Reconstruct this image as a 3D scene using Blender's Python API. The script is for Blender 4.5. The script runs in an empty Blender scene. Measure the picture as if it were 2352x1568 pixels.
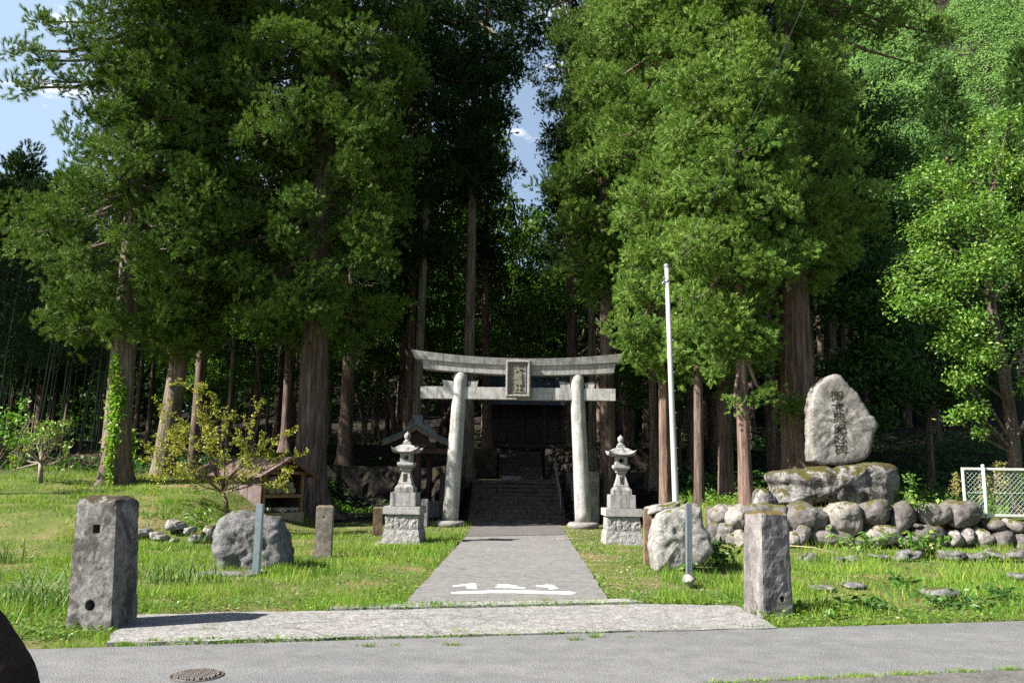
import bpy, bmesh, math, random
import numpy as np
from mathutils import Vector, Matrix, noise as mnoise
R = math.radians
S = bpy.context.scene
COL = S.collection

# ------------------------------------------------------------------ camera
FPX = 1829.0                       # focal length in units of a 2352 px wide picture
PITCH = math.atan(304 / FPX); ROLL = R(0.75); CAM = Vector((0, 0, 1.6))
_F = Vector((0, math.cos(PITCH), math.sin(PITCH)))
_U0 = Vector((0, -math.sin(PITCH), math.cos(PITCH))); _R0 = Vector((1, 0, 0))
_U = _U0 * math.cos(ROLL) - _R0 * math.sin(ROLL); _Rt = _R0 * math.cos(ROLL) + _U0 * math.sin(ROLL)
cd = bpy.data.cameras.new('camera'); co = bpy.data.objects.new('camera', cd); COL.objects.link(co)
M3 = Matrix((_Rt, _U, -_F)).transposed(); co.matrix_world = Matrix.Translation(CAM) @ M3.to_4x4()
cd.sensor_width = 36; cd.lens = 36 * FPX / 2352; cd.clip_end = 2000; cd.clip_start = .1
S.camera = co

# ------------------------------------------------------------------ light
SUN_EL = R(41); SUN_AZ = math.atan2(-0.36, -0.933)      # direction towards the sun in the ground plane
sdir = Vector((math.cos(SUN_EL) * math.cos(SUN_AZ), math.cos(SUN_EL) * math.sin(SUN_AZ), math.sin(SUN_EL)))
sl = bpy.data.lights.new('sun', 'SUN'); sl.energy = 5.0; sl.angle = R(.53); sl.color = (1, .95, .86)
so = bpy.data.objects.new('sun', sl); COL.objects.link(so); so.location = (-30, -15, 40)
so.rotation_euler = sdir.to_track_quat('Z', 'Y').to_euler()
W = bpy.data.worlds.new('World'); S.world = W; W.use_nodes = True
wn, wl = W.node_tree.nodes, W.node_tree.links
bg = wn['Background']; sky = wn.new('ShaderNodeTexSky'); sky.sky_type = 'NISHITA'; sky.sun_disc = False
sky.sun_elevation = SUN_EL; sky.sun_rotation = math.atan2(sdir.x, sdir.y); sky.ozone_density = 1.3; sky.dust_density = 1.2
bg.inputs[1].default_value = .052
# small fair weather clouds
tc = wn.new('ShaderNodeTexCoord'); mp = wn.new('ShaderNodeMapping'); mp.inputs['Scale'].default_value = (5, 5, 14)
nz = wn.new('ShaderNodeTexNoise'); nz.inputs['Scale'].default_value = 1.6; nz.inputs['Detail'].default_value = 7; nz.inputs['Roughness'].default_value = .6
rp = wn.new('ShaderNodeValToRGB'); rp.color_ramp.elements[0].position = .6; rp.color_ramp.elements[1].position = .72
mx = wn.new('ShaderNodeMix'); mx.data_type = 'RGBA'; mx.inputs['B'].default_value = (9.5, 9.7, 10, 1)
wl.new(tc.outputs['Generated'], mp.inputs[0]); wl.new(mp.outputs[0], nz.inputs['Vector']); wl.new(nz.outputs['Fac'], rp.inputs[0])
wl.new(rp.outputs[0], mx.inputs['Factor']); 
vd = wn.new('ShaderNodeVectorMath'); vd.operation = 'DOT_PRODUCT'; vd.inputs[1].default_value = (-.62, .72, .31); vr = wn.new('ShaderNodeValToRGB'); vr.color_ramp.elements[0].position = .58; vr.color_ramp.elements[1].position = .97; vr.color_ramp.elements[1].color = (.8, .8, .8, 1)
vn = wn.new('ShaderNodeVectorMath'); vn.operation = 'NORMALIZE'; wl.new(tc.outputs['Generated'], vn.inputs[0]); wl.new(vn.outputs[0], vd.inputs[0]); wl.new(vd.outputs['Value'], vr.inputs[0])
m2 = wn.new('ShaderNodeMix'); m2.data_type = 'RGBA'; m2.inputs['B'].default_value = (4.1, 5.4, 6.9, 1); wl.new(vr.outputs[0], m2.inputs['Factor']); wl.new(sky.outputs[0], m2.inputs['A']); wl.new(m2.outputs['Result'], mx.inputs['A'])
wl.new(mx.outputs['Result'], bg.inputs[0])
S.view_settings.view_transform = 'Standard'; S.view_settings.look = 'None'; S.view_settings.gamma = 1
S.view_settings.exposure = 1.6
S.render.engine = 'CYCLES'
c = S.cycles; c.max_bounces = 6; c.diffuse_bounces = 3; c.glossy_bounces = 2; c.transmission_bounces = 3; c.transparent_max_bounces = 6
c.use_denoising = False; c.denoiser = 'OPENIMAGEDENOISE'; c.denoising_input_passes = 'RGB_ALBEDO_NORMAL'; c.sample_clamp_indirect = 4

# ------------------------------------------------------------------ picture -> place
def ray(px, py): return _F + _Rt * ((px - 1176) / FPX) - _U * ((py - 784) / FPX)
def at(px, py, Y):
    d = ray(px, py); return CAM + d * (Y / d.y)
def gp(px, py, z=0.0):
    d = ray(px, py); return CAM + d * ((z - CAM.z) / d.z)
def colx(px, Y, z=1.6):
    """x at depth Y and height z seen in picture column px"""
    lo = -80.0; hi = 80.0
    for _ in range(40):
        m = (lo + hi) / 2; v = Vector((m, Y, z)) - CAM
        if 1176 + FPX * v.dot(_Rt) / v.dot(_F) < px: lo = m
        else: hi = m
    return m
def sm(a, b, x): t = np.clip((x - a) / (b - a), 0, 1); return t * t * (3 - 2 * t)
def vnoise(x, y, seed=0):
    x = np.asarray(x, float); y = np.asarray(y, float); xi = np.floor(x).astype(int); yi = np.floor(y).astype(int); fx = x - xi; fy = y - yi
    fx = fx * fx * (3 - 2 * fx); fy = fy * fy * (3 - 2 * fy)
    def h(a, b):
        n = (a * 374761393 + b * 668265263 + seed * 974634777) & 0x7fffffff; n = ((n ^ (n >> 13)) * 1274126177) & 0x7fffffff
        return ((n ^ (n >> 16)) & 0xffff) / 65535.0
    return (h(xi, yi) * (1 - fx) + h(xi + 1, yi) * fx) * (1 - fy) + (h(xi, yi + 1) * (1 - fx) + h(xi + 1, yi + 1) * fx) * fy
def fbm(x, y, seed=0): return (vnoise(x, y, seed) + .5 * vnoise(2 * x, 2 * y, seed + 1) + .25 * vnoise(4 * x, 4 * y, seed + 2)) / 1.75

# ------------------------------------------------------------------ mesh helpers
class MB:
    def __init__(s): s.v = []; s.f = []; s.smooth = []
    def add(s, vs, fs, smooth=False):
        o = len(s.v); s.v += [tuple(v) for v in vs]; s.f += [tuple(i + o for i in f) for f in fs]; s.smooth += [smooth] * len(fs); return s
    def box(s, lo, hi, rz=0, piv=None, jit=0):
        x0, y0, z0 = lo; x1, y1, z1 = hi
        vs = [Vector(p) for p in ((x0, y0, z0), (x1, y0, z0), (x1, y1, z0), (x0, y1, z0), (x0, y0, z1), (x1, y0, z1), (x1, y1, z1), (x0, y1, z1))]
        if rz:
            p = Vector(piv if piv is not None else ((x0 + x1) / 2, (y0 + y1) / 2, 0)); q = Matrix.Rotation(rz, 3, 'Z'); vs = [q @ (v - p) + p for v in vs]
        return s.add(vs, [(0, 3, 2, 1), (4, 5, 6, 7), (0, 1, 5, 4), (1, 2, 6, 5), (2, 3, 7, 6), (3, 0, 4, 7)])
    def hexa(s, bot, top):
        return s.add(list(bot) + list(top), [(0, 3, 2, 1), (4, 5, 6, 7), (0, 1, 5, 4), (1, 2, 6, 5), (2, 3, 7, 6), (3, 0, 4, 7)])
    def tube(s, pts, rad, n=8, cap=True, smooth=True):
        pts = [Vector(p) for p in pts]; m = len(pts)
        if not hasattr(rad, '__len__'): rad = [rad] * m
        vs = []; fs = []; up = None
        for i, p in enumerate(pts):
            t = (pts[min(i + 1, m - 1)] - pts[max(i - 1, 0)]); t = t.normalized() if t.length > 1e-9 else Vector((0, 0, 1))
            if up is None: up = Vector((1, 0, 0)) if abs(t.x) < .9 else Vector((0, 1, 0))
            a = (up - t * up.dot(t)).normalized(); b = t.cross(a); up = a
            for k in range(n):
                w = 2 * math.pi * k / n; vs.append(p + (a * math.cos(w) + b * math.sin(w)) * rad[i])
        for i in range(m - 1):
            for k in range(n): fs.append((i * n + k, i * n + (k + 1) % n, (i + 1) * n + (k + 1) % n, (i + 1) * n + k))
        if cap: fs.append(tuple(range(n - 1, -1, -1))); fs.append(tuple(range((m - 1) * n, m * n)))
        return s.add(vs, fs, smooth)
    def lathe(s, prof, cen, n=24, smooth=True):
        vs = []; fs = []; m = len(prof)
        for r, z in prof:
            for k in range(n): w = 2 * math.pi * k / n; vs.append((cen[0] + r * math.cos(w), cen[1] + r * math.sin(w), cen[2] + z))
        for i in range(m - 1):
            for k in range(n): fs.append((i * n + k, i * n + (k + 1) % n, (i + 1) * n + (k + 1) % n, (i + 1) * n + k))
        fs.append(tuple(range(n - 1, -1, -1))); fs.append(tuple(range((m - 1) * n, m * n)))
        return s.add(vs, fs, smooth)
    def sqloft(s, prof, cen, rz=0, seg=1, lift=0, power=3):
        """square cross-section lathe; prof = (half width, z[, lift])"""
        per = [];
        for k in range(4):
            a0 = [(-1, -1), (1, -1), (1, 1), (-1, 1)][k]; a1 = [(1, -1), (1, 1), (-1, 1), (-1, -1)][k]
            for j in range(seg): t = j / seg; per.append((a0[0] + (a1[0] - a0[0]) * t, a0[1] + (a1[1] - a0[1]) * t))
        n = len(per); vs = []; fs = []; q = Matrix.Rotation(rz, 3, 'Z'); cen = Vector(cen)
        for pr in prof:
            h, z = pr[0], pr[1]; lf = pr[2] if len(pr) > 2 else 0
            for (x, y) in per:
                cf = min(abs(x), abs(y)) ** power; vs.append(q @ Vector((x * h * (1 + .04 * cf * (lf > 0)), y * h * (1 + .04 * cf * (lf > 0)), z + lf * cf)) + cen)
        for i in range(len(prof) - 1):
            for k in range(n): fs.append((i * n + k, i * n + (k + 1) % n, (i + 1) * n + (k + 1) % n, (i + 1) * n + k))
        fs.append(tuple(range(n - 1, -1, -1))); fs.append(tuple(range((len(prof) - 1) * n, len(prof) * n)))
        return s.add(vs, fs)
    def prism(s, poly, d):
        """poly: list of 3-D points, d: extrusion vector"""
        n = len(poly); d = Vector(d); vs = [Vector(p) for p in poly]; vs += [p + d for p in vs]
        fs = [tuple(range(n)), tuple(range(2 * n - 1, n - 1, -1))] + [(i, n + i, n + (i + 1) % n, (i + 1) % n) for i in range(n)]
        return s.add(vs, fs)

def link(name, me, m=None, parent=None):
    o = bpy.data.objects.new(name, me); COL.objects.link(o)
    if m is not None and not me.materials: me.materials.append(m)
    if parent is not None:
        o.parent = parent
    return o
def wloc(o):
    v = Vector((0, 0, 0))
    while o is not None: v += o.location; o = o.parent
    return v
def part(name, mb, m, parent=None, bevel=0, seg=2, recalc=True):
    me = bpy.data.meshes.new(name); off = wloc(parent) if parent is not None else Vector((0, 0, 0))
    loc = None
    if parent is None:
        a = np.array(mb.v); loc = Vector(((a[:, 0].min() + a[:, 0].max()) / 2, (a[:, 1].min() + a[:, 1].max()) / 2, a[:, 2].min())); off = loc
    me.from_pydata([(v[0] - off.x, v[1] - off.y, v[2] - off.z) for v in mb.v], [], mb.f)
    me.polygons.foreach_set('use_smooth', mb.smooth)
    if recalc or bevel:
        bm = bmesh.new(); bm.from_mesh(me)
        if recalc: bmesh.ops.recalc_face_normals(bm, faces=bm.faces)
        if bevel:
            ed = [e for e in bm.edges if len(e.link_faces) == 2 and e.calc_face_angle(0) > .5]
            bmesh.ops.bevel(bm, geom=ed, offset=bevel, segments=seg, affect='EDGES', clamp_overlap=True)
        bm.to_mesh(me); bm.free()
    o = link(name, me, m, parent)
    if loc is not None: o.location = loc
    return o
def bulk(name, V, F, m, parent=None, loc=None, smooth=False):
    """V (n,3) world vertices, F (k,3|4) indices"""
    V = np.asarray(V, np.float32); F = np.asarray(F, np.int32); off = wloc(parent) if parent is not None else (Vector(loc) if loc is not None else Vector((0, 0, 0)))
    V = V - np.array(off, np.float32); me = bpy.data.meshes.new(name); k, w = F.shape
    me.vertices.add(len(V)); me.vertices.foreach_set('co', V.ravel()); me.loops.add(k * w); me.loops.foreach_set('vertex_index', F.ravel())
    me.polygons.add(k); me.polygons.foreach_set('loop_start', np.arange(0, k * w, w, dtype=np.int32)); me.polygons.foreach_set('loop_total', np.full(k, w, np.int32))
    me.polygons.foreach_set('use_smooth', np.full(k, smooth)); me.update(calc_edges=True)
    o = link(name, me, m, parent)
    if loc is not None and parent is None: o.location = loc
    return o
def tris(T):
    T = np.asarray(T, np.float32).reshape(-1, 3); return T, np.arange(len(T)).reshape(-1, 3)
def tag(o, label=None, cat=None, group=None, kind=None):
    if label: o['label'] = label
    if cat: o['category'] = cat
    if group: o['group'] = group
    if kind: o['kind'] = kind
    return o
def thing(name, loc, label, cat, group=None):
    o = bpy.data.objects.new(name, None); COL.objects.link(o); o.location = loc; o.empty_display_size = .2
    return tag(o, label, cat, group)
def dup(root, loc, rz=0, sc=1, label=None, group=None):
    r = root.copy(); COL.objects.link(r); r.location = loc; r.rotation_euler = (0, 0, rz); r.scale = (sc, sc, sc) if not hasattr(sc, '__len__') else sc
    if label: r['label'] = label
    if group: r['group'] = group
    for ch in list(root.children):
        q = ch.copy(); COL.objects.link(q); q.parent = r
        for g in list(ch.children): h = g.copy(); COL.objects.link(h); h.parent = q
    return r
def bool_cut(o, cutter_mb):
    me = bpy.data.meshes.new('cut'); loc = o.location if o.parent is None else wloc(o.parent)
    me.from_pydata([Vector(v) - loc for v in cutter_mb.v], [], cutter_mb.f); bm = bmesh.new(); bm.from_mesh(me); bmesh.ops.recalc_face_normals(bm, faces=bm.faces); bm.to_mesh(me); bm.free()
    k = bpy.data.objects.new('cut', me); COL.objects.link(k); k.matrix_world = o.matrix_world if o.parent is None else Matrix.Translation(loc)
    if o.parent is None: k.location = o.location
    md = o.modifiers.new('b', 'BOOLEAN'); md.object = k; md.operation = 'DIFFERENCE'; md.solver = 'EXACT'
    bpy.context.view_layer.update(); dg = bpy.context.evaluated_depsgraph_get(); nm = bpy.data.meshes.new_from_object(o.evaluated_get(dg))
    o.modifiers.clear(); old = o.data; o.data = nm; nm.name = old.name
    bpy.data.objects.remove(k)
def text_mesh(body, size, depth=.01):
    cu = bpy.data.curves.new('t', 'FONT'); cu.body = body; cu.size = size; cu.extrude = depth / 2; cu.align_x = 'CENTER'; cu.align_y = 'CENTER'; cu.resolution_u = 2
    o = bpy.data.objects.new('t', cu); COL.objects.link(o); bpy.context.view_layer.update()
    me = bpy.data.meshes.new_from_object(o.evaluated_get(bpy.context.evaluated_depsgraph_get())); bpy.data.objects.remove(o)
    return me
def letters(chars, pts, size, m, parent, name='inscription', lean=0, sx=1, bold=0.0, depth=.02, tilt=0, onto=None, lift=.004):
    """a column of characters standing upright, facing the road (-y), centred at pts; flattened to one mesh"""
    mb = MB()
    for ch, p in zip(chars, pts):
        me = text_mesh(ch, size, depth); a = np.array([v.co for v in me.vertices]); cx = (a[:, 0].min() + a[:, 0].max()) / 2; cy = (a[:, 1].min() + a[:, 1].max()) / 2
        offs = [(0, 0)] if not bold else [(-bold, 0), (bold, 0), (0, bold), (0, -bold)]
        for i, (ox, oy) in enumerate(offs):
            vs = []
            for v in a:
                x = (v[0] - cx + ox) * sx; z = v[1] - cy + oy; x2 = x * math.cos(lean) + z * math.sin(lean); z2 = -x * math.sin(lean) + z * math.cos(lean)
                vs.append((p[0] + x2, p[1] + v[2] + .0007 * i - z2 * tilt, p[2] + z2))
            mb.add(vs, [tuple(q.vertices) for q in me.polygons])
    if onto is not None:
        from mathutils.bvhtree import BVHTree
        bm = bmesh.new(); bm.from_mesh(onto.data); off = wloc(onto); tr = BVHTree.FromBMesh(bm); nv = []
        for v in mb.v:
            q = Vector(v) - off; h = tr.ray_cast(Vector((q.x, q.y - 3, q.z)), Vector((0, 1, 0)))[0]; nv.append((v[0], (h.y + off.y - lift) if h else v[1], v[2]))
        bm.free(); mb.v = nv
    return part(name, mb, m, parent, recalc=False)

# ------------------------------------------------------------------ materials
MATS = {}
class NT:
    def __init__(s, name):
        s.m = bpy.data.materials.new(name); s.m.use_nodes = True; s.n = s.m.node_tree.nodes; s.l = s.m.node_tree.links; s.b = s.n['Principled BSDF']
        s.geo = s.n.new('ShaderNodeNewGeometry'); s.out = s.n['Material Output']; s.b.inputs['Specular IOR Level'].default_value = .25
    def noise(s, scale, detail=5, rough=.6, stretch=None, dist=0):
        n = s.n.new('ShaderNodeTexNoise'); n.inputs['Scale'].default_value = scale; n.inputs['Detail'].default_value = detail; n.inputs['Roughness'].default_value = rough; n.inputs['Distortion'].default_value = dist
        src = s.geo.outputs['Position']
        if stretch:
            mp = s.n.new('ShaderNodeMapping'); mp.inputs['Scale'].default_value = stretch; s.l.new(src, mp.inputs[0]); src = mp.outputs[0]
        s.l.new(src, n.inputs['Vector']); return n.outputs['Fac']
    def voro(s, scale, feature='F1', stretch=None):
        n = s.n.new('ShaderNodeTexVoronoi'); n.inputs['Scale'].default_value = scale; n.feature = feature; src = s.geo.outputs['Position']
        if stretch:
            mp = s.n.new('ShaderNodeMapping'); mp.inputs['Scale'].default_value = stretch; s.l.new(src, mp.inputs[0]); src = mp.outputs[0]
        s.l.new(src, n.inputs['Vector']); return n.outputs['Distance']
    def ramp(s, fac, stops):
        r = s.n.new('ShaderNodeValToRGB'); e = r.color_ramp.elements
        while len(e) < len(stops): e.new(.5)
        for x, (p, cc) in zip(e, stops):
            x.position = p; x.color = (*cc, 1) if hasattr(cc, '__len__') else (cc, cc, cc, 1)
        s.l.new(fac, r.inputs[0]); return r.outputs[0]
    def mix(s, fac, a, b, mode='MIX'):
        n = s.n.new('ShaderNodeMix'); n.data_type = 'RGBA'; n.blend_type = mode
        for k, v in (('Factor', fac), ('A', a), ('B', b)):
            if hasattr(v, 'is_linked'): s.l.new(v, n.inputs[k])
            elif k == 'Factor': n.inputs[k].default_value = v
            else: n.inputs[k].default_value = (*v, 1)
        return n.outputs['Result']
    def math(s, op, a, b):
        n = s.n.new('ShaderNodeMath'); n.operation = op
        for i, v in enumerate((a, b)):
            if hasattr(v, 'is_linked'): s.l.new(v, n.inputs[i])
            else: n.inputs[i].default_value = v
        return n.outputs[0]
    def nz(s):
        x = s.n.new('ShaderNodeSeparateXYZ'); s.l.new(s.geo.outputs['Normal'], x.inputs[0]); return x.outputs['Z']
    def col(s, c):
        if hasattr(c, 'is_linked'): s.l.new(c, s.b.inputs['Base Color'])
        else: s.b.inputs['Base Color'].default_value = (*c, 1)
    def rough(s, r): s.b.inputs['Roughness'].default_value = r
    def bump(s, h, strength=.5, dist=.02):
        n = s.n.new('ShaderNodeBump'); n.inputs['Strength'].default_value = strength; n.inputs['Distance'].default_value = dist; s.l.new(h, n.inputs['Height']); s.l.new(n.outputs[0], s.b.inputs['Normal'])
def stone(name, a, b, cc=None, sc=3, fine=40, bump=.6, bd=.02, moss=0, mosscol=(.09, .085, .015), lichen=0, dark=.0, streak=0, rough=.9):
    kk = .88; a = tuple(x * kk for x in a); b = tuple(x * kk for x in b); cc = tuple(x * kk for x in cc) if cc else None
    t = NT(name); n1 = t.noise(sc, 6, .65); n2 = t.noise(fine, 4, .7)
    c = t.ramp(n1, [(.3, a), (.55, b), (.75, cc or b)]); c = t.mix(.8, c, t.ramp(n2, [(.3, .35), (.55, 1.0), (.75, 1.3)]), 'MULTIPLY'); n3 = t.noise(sc * 4.5, 6, .75, None, .6); c = t.mix(.7, c, t.ramp(n3, [(.3, .45), (.5, 1.0), (.7, 1.3)]), 'MULTIPLY')
    if streak:
        st = t.noise(9, 4, .6, (1, 1, .12)); c = t.mix(t.math('MULTIPLY', t.ramp(st, [(.47, 0), (.66, 1)]), streak), c, (.06, .055, .06))
    if lichen:
        lv = t.ramp(t.voro(5.5), [(.16, 1), (.22, 0)]); ln = t.ramp(t.noise(1.7, 3), [(.45, 0), (.6, 1)]); c = t.mix(t.math('MULTIPLY', t.math('MULTIPLY', lv, ln), lichen), c, (.5, .5, .48))
    if dark: c = t.mix(t.math('MULTIPLY', t.ramp(t.noise(sc * .9, 5, .7, (1, 1, .7), 1.), [(.47, 0), (.57, 1)]), dark), c, (.025, .02, .018))
    if moss:
        mn = t.noise(4, 6, .7); f = t.math('ADD', t.math('MULTIPLY', t.nz(), .22), mn); f = t.ramp(f, [(.72 - moss * .25, 0), (.78 - moss * .25, 1)]); mc = t.ramp(t.noise(30, 3), [(.3, tuple(x * .4 for x in mosscol)), (.7, mosscol)]); c = t.mix(f, c, mc)
    t.col(c); t.rough(rough); h = t.math('ADD', t.math('MULTIPLY', n1, .8), t.math('MULTIPLY', n2, .35)); t.bump(h, bump, bd); MATS[name] = t.m; return t.m
def plain(name, a, b=None, sc=8, rough=.6, bump=.1, metal=0, stretch=None):
    t = NT(name); b = b or tuple(x * .75 for x in a); n1 = t.noise(sc, 5, .6, stretch); t.col(t.ramp(n1, [(.3, b), (.7, a)])); t.rough(rough); t.b.inputs['Metallic'].default_value = metal
    if bump: t.bump(n1, bump, .01)
    MATS[name] = t.m; return t.m
def bark(name, lo, mid, hi, moss=0):
    t = NT(name); n1 = t.noise(14, 6, .65, (1, 1, .07), .4); n2 = t.noise(2.2, 4, .6, (1, 1, .35)); n3 = t.noise(60, 3, .6, (1, 1, .12))
    c = t.ramp(n1, [(.32, lo), (.5, mid), (.68, hi)]); c = t.mix(.6, c, t.ramp(n2, [(.3, (.55, .5, .5)), (.7, (1.2, 1.15, 1.1))]), 'MULTIPLY')
    c = t.mix(.4, c, t.ramp(n3, [(.3, .4), (.6, 1.2)]), 'MULTIPLY')
    if moss: c = t.mix(t.math('MULTIPLY', t.ramp(t.noise(1.6, 5, .65), [(.5, 0), (.62, 1)]), moss), c, (.07, .075, .02))
    t.col(c); t.rough(.9); t.bump(t.math('ADD', n1, t.math('MULTIPLY', n3, .4)), .9, .05); MATS[name] = t.m; return t.m
def leaf(name, a, b, cc=None, trans=.3, rough=.55, sc=.9, spec=.2, brown=0, bc=(.075, .06, .025), rv=(.5, 1.6)):
    t = NT(name); g = t.geo.outputs['Random Per Island']; n1 = t.noise(sc, 3, .6); c = t.ramp(n1, [(.35, a), (.65, b)])
    c = t.mix(.65, c, t.ramp(g, [(0, rv[0]), (.6, 1.0), (1, rv[1])]), 'MULTIPLY')
    if cc: c = t.mix(t.ramp(g, [(.82, 0), (.9, 1)]), c, cc)
    if brown: c = t.mix(t.math('MULTIPLY', t.ramp(t.noise(2.3, 3), [(.58, 0), (.68, 1)]), brown), c, bc)
    t.col(c); t.rough(rough); t.b.inputs['Specular IOR Level'].default_value = spec
    tr = t.n.new('ShaderNodeBsdfTranslucent'); ms = t.n.new('ShaderNodeMixShader'); ms.inputs[0].default_value = trans
    cc2 = t.mix(1, c, (1.25, 1.3, .6), 'MULTIPLY'); t.l.new(cc2, tr.inputs[0]); t.l.new(t.b.outputs[0], ms.inputs[1]); t.l.new(tr.outputs[0], ms.inputs[2]); t.l.new(ms.outputs[0], t.out.inputs[0])
    MATS[name] = t.m; return t.m
granite = stone('granite', (.28, .275, .265), (.39, .38, .37), (.45, .44, .43), 5, 90, .25, .006, dark=.12)
granite_stain = stone('granite_stain', (.23, .22, .22), (.35, .34, .33), None, 5, 90, .3, .006, streak=.85)
granite_rough = stone('granite_rough', (.25, .24, .235), (.38, .37, .36), None, 14, 50, .9, .03, dark=.3)
torii_stone = stone('torii_stone', (.36, .35, .34), (.5, .49, .47), (.55, .54, .52), 4, 55, .35, .008, streak=.5, dark=.12)
torii_foot = stone('torii_foot', (.2, .19, .18), (.3, .28, .27), None, 6, 60, .4, .01, dark=.3)
plaque_stone = stone('plaque_stone', (.17, .155, .15), (.27, .25, .235), (.36, .34, .32), 9, 60, .6, .01)
letter_stone = stone('letter_stone', (.2, .175, .125), (.29, .26, .19), None, 14, 70, .4, .006)
post_conc = stone('post_conc', (.08, .075, .07), (.22, .21, .2), (.33, .31, .29), 3.2, 42, .7, .015, moss=.35, mosscol=(.05, .04, .02), dark=.75)
post_light = stone('post_light', (.14, .13, .13), (.24, .225, .22), (.34, .32, .29), 3.5, 45, .7, .012, moss=.2, mosscol=(.12, .085, .02), dark=.4, streak=.5)
post_rust = stone('post_rust', (.15, .095, .06), (.26, .18, .12), (.33, .26, .19), 5, 45, .6, .01, moss=.3, dark=.5)
boulder_grey = stone('boulder_grey', (.1, .1, .1), (.2, .2, .205), (.3, .3, .3), 7, 34, 1., .04, dark=.35, moss=.08)
boulder_pale = stone('boulder_pale', (.19, .185, .17), (.36, .35, .33), (.47, .46, .44), 6, 26, .9, .03, dark=.3, moss=.18)
monument_stone = stone('monument_stone', (.18, .168, .155), (.29, .275, .255), (.42, .41, .39), 2.6, 24, .9, .03, dark=.3, lichen=.4)
base_rock = stone('base_rock', (.1, .095, .09), (.27, .26, .25), (.46, .45, .44), 3, 22, 1., .05, dark=.85, moss=.44, mosscol=(.075, .066, .014))
wall_stone = stone('wall_stone', (.15, .135, .13), (.24, .22, .21), (.33, .31, .3), 2.2, 35, .6, .02, lichen=.8, dark=.25, moss=.12)
wall_dark = stone('wall_dark', (.085, .078, .076), (.16, .145, .14), (.24, .22, .215), 2.4, 32, .7, .02, lichen=.9, dark=.4, moss=.2)
wall_pale = stone('wall_pale', (.2, .18, .16), (.32, .295, .27), (.42, .4, .375), 2.6, 38, .7, .02, lichen=.3, dark=.3, moss=.12)
wall_mortar = stone('wall_mortar', (.08, .065, .055), (.18, .155, .135), None, 5, 30, .8, .03, moss=.12)
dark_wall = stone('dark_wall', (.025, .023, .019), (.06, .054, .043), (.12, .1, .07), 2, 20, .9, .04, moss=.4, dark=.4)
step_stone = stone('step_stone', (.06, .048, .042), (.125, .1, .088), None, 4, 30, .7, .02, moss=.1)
asphalt_h = NT('asphalt')
_n = asphalt_h.noise(75, 3, .85); _m = asphalt_h.noise(.45, 5, .65, (.5, 3, 1)); _v = asphalt_h.voro(110); _p = asphalt_h.ramp(asphalt_h.noise(3.5, 6, .75), [(.35, .78), (.6, 1.1)])
asphalt_h.col(asphalt_h.mix(.8, asphalt_h.ramp(_n, [(.32, .045), (.5, .14), (.68, .32)]), asphalt_h.mix(1, asphalt_h.ramp(_m, [(.3, (.78, .78, .82)), (.7, (1.12, 1.12, 1.12))]), _p, 'MULTIPLY'), 'MULTIPLY')); asphalt_h.rough(.9); asphalt_h.bump(asphalt_h.math('ADD', _n, _v), .5, .008); asphalt = asphalt_h.m
def paving(name, lo, mid, hi, fine, crack=0, warm=(1.05, 1, .95)):
    t = NT(name); n = t.noise(fine, 4, .8); b = t.noise(.9, 5, .65); d = t.noise(6, 6, .75)
    cc = t.mix(.8, t.ramp(n, [(.3, lo), (.5, mid), (.72, hi)]), t.ramp(b, [(.3, (.78, .76, .74)), (.7, warm)]), 'MULTIPLY'); cc = t.mix(.75, cc, t.ramp(d, [(.35, .6), (.6, 1.12)]), 'MULTIPLY')
    if crack:
        v = t.n.new('ShaderNodeTexVoronoi'); v.feature = 'DISTANCE_TO_EDGE'; v.inputs['Scale'].default_value = .42
        w = t.n.new('ShaderNodeTexNoise'); w.inputs['Scale'].default_value = 3; w.inputs['Detail'].default_value = 6; ad = t.n.new('ShaderNodeVectorMath'); ad.operation = 'MULTIPLY_ADD'; ad.inputs[1].default_value = (.35, .35, 0)
        t.l.new(t.geo.outputs['Position'], w.inputs['Vector']); t.l.new(w.outputs['Color'], ad.inputs[0]); t.l.new(t.geo.outputs['Position'], ad.inputs[2]); t.l.new(ad.outputs[0], v.inputs['Vector'])
        cc = t.mix(t.math('MULTIPLY', t.ramp(v.outputs['Distance'], [(.001, 1), (.006, 0)]), crack), cc, (.06, .055, .05))
    t.col(cc); t.rough(.92); t.bump(n, .6, .01); return t.m
path_m = paving('path_concrete', .06, .17, .36, 55)
path_far = paving('path_worn', .045, .11, .22, 55, 0, (1.1, 1, .92))
apron_m = paving('apron_concrete', .05, .22, .5, 38, .55)
kerb_m = paving('kerb_concrete', .2, .29, .38, 60)
paint_m = plain('white_paint', (.8, .8, .78), (.66, .66, .64), 30, .7, .05)
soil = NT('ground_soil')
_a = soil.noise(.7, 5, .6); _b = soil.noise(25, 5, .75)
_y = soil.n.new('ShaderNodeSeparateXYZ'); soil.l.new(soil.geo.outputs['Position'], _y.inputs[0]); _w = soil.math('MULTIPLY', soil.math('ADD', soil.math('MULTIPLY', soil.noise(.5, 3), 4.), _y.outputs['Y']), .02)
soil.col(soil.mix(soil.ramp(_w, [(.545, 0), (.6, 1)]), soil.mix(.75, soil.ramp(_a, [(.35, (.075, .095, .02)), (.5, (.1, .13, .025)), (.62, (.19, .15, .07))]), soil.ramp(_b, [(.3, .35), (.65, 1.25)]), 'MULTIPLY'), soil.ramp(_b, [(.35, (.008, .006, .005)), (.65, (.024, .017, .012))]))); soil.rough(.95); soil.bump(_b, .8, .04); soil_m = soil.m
cedar_bark = bark('cedar_bark', (.035, .024, .02), (.12, .085, .072), (.24, .19, .165))
cedar_bark_red = bark('cedar_bark_red', (.04, .026, .022), (.15, .107, .088), (.27, .205, .17))
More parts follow.
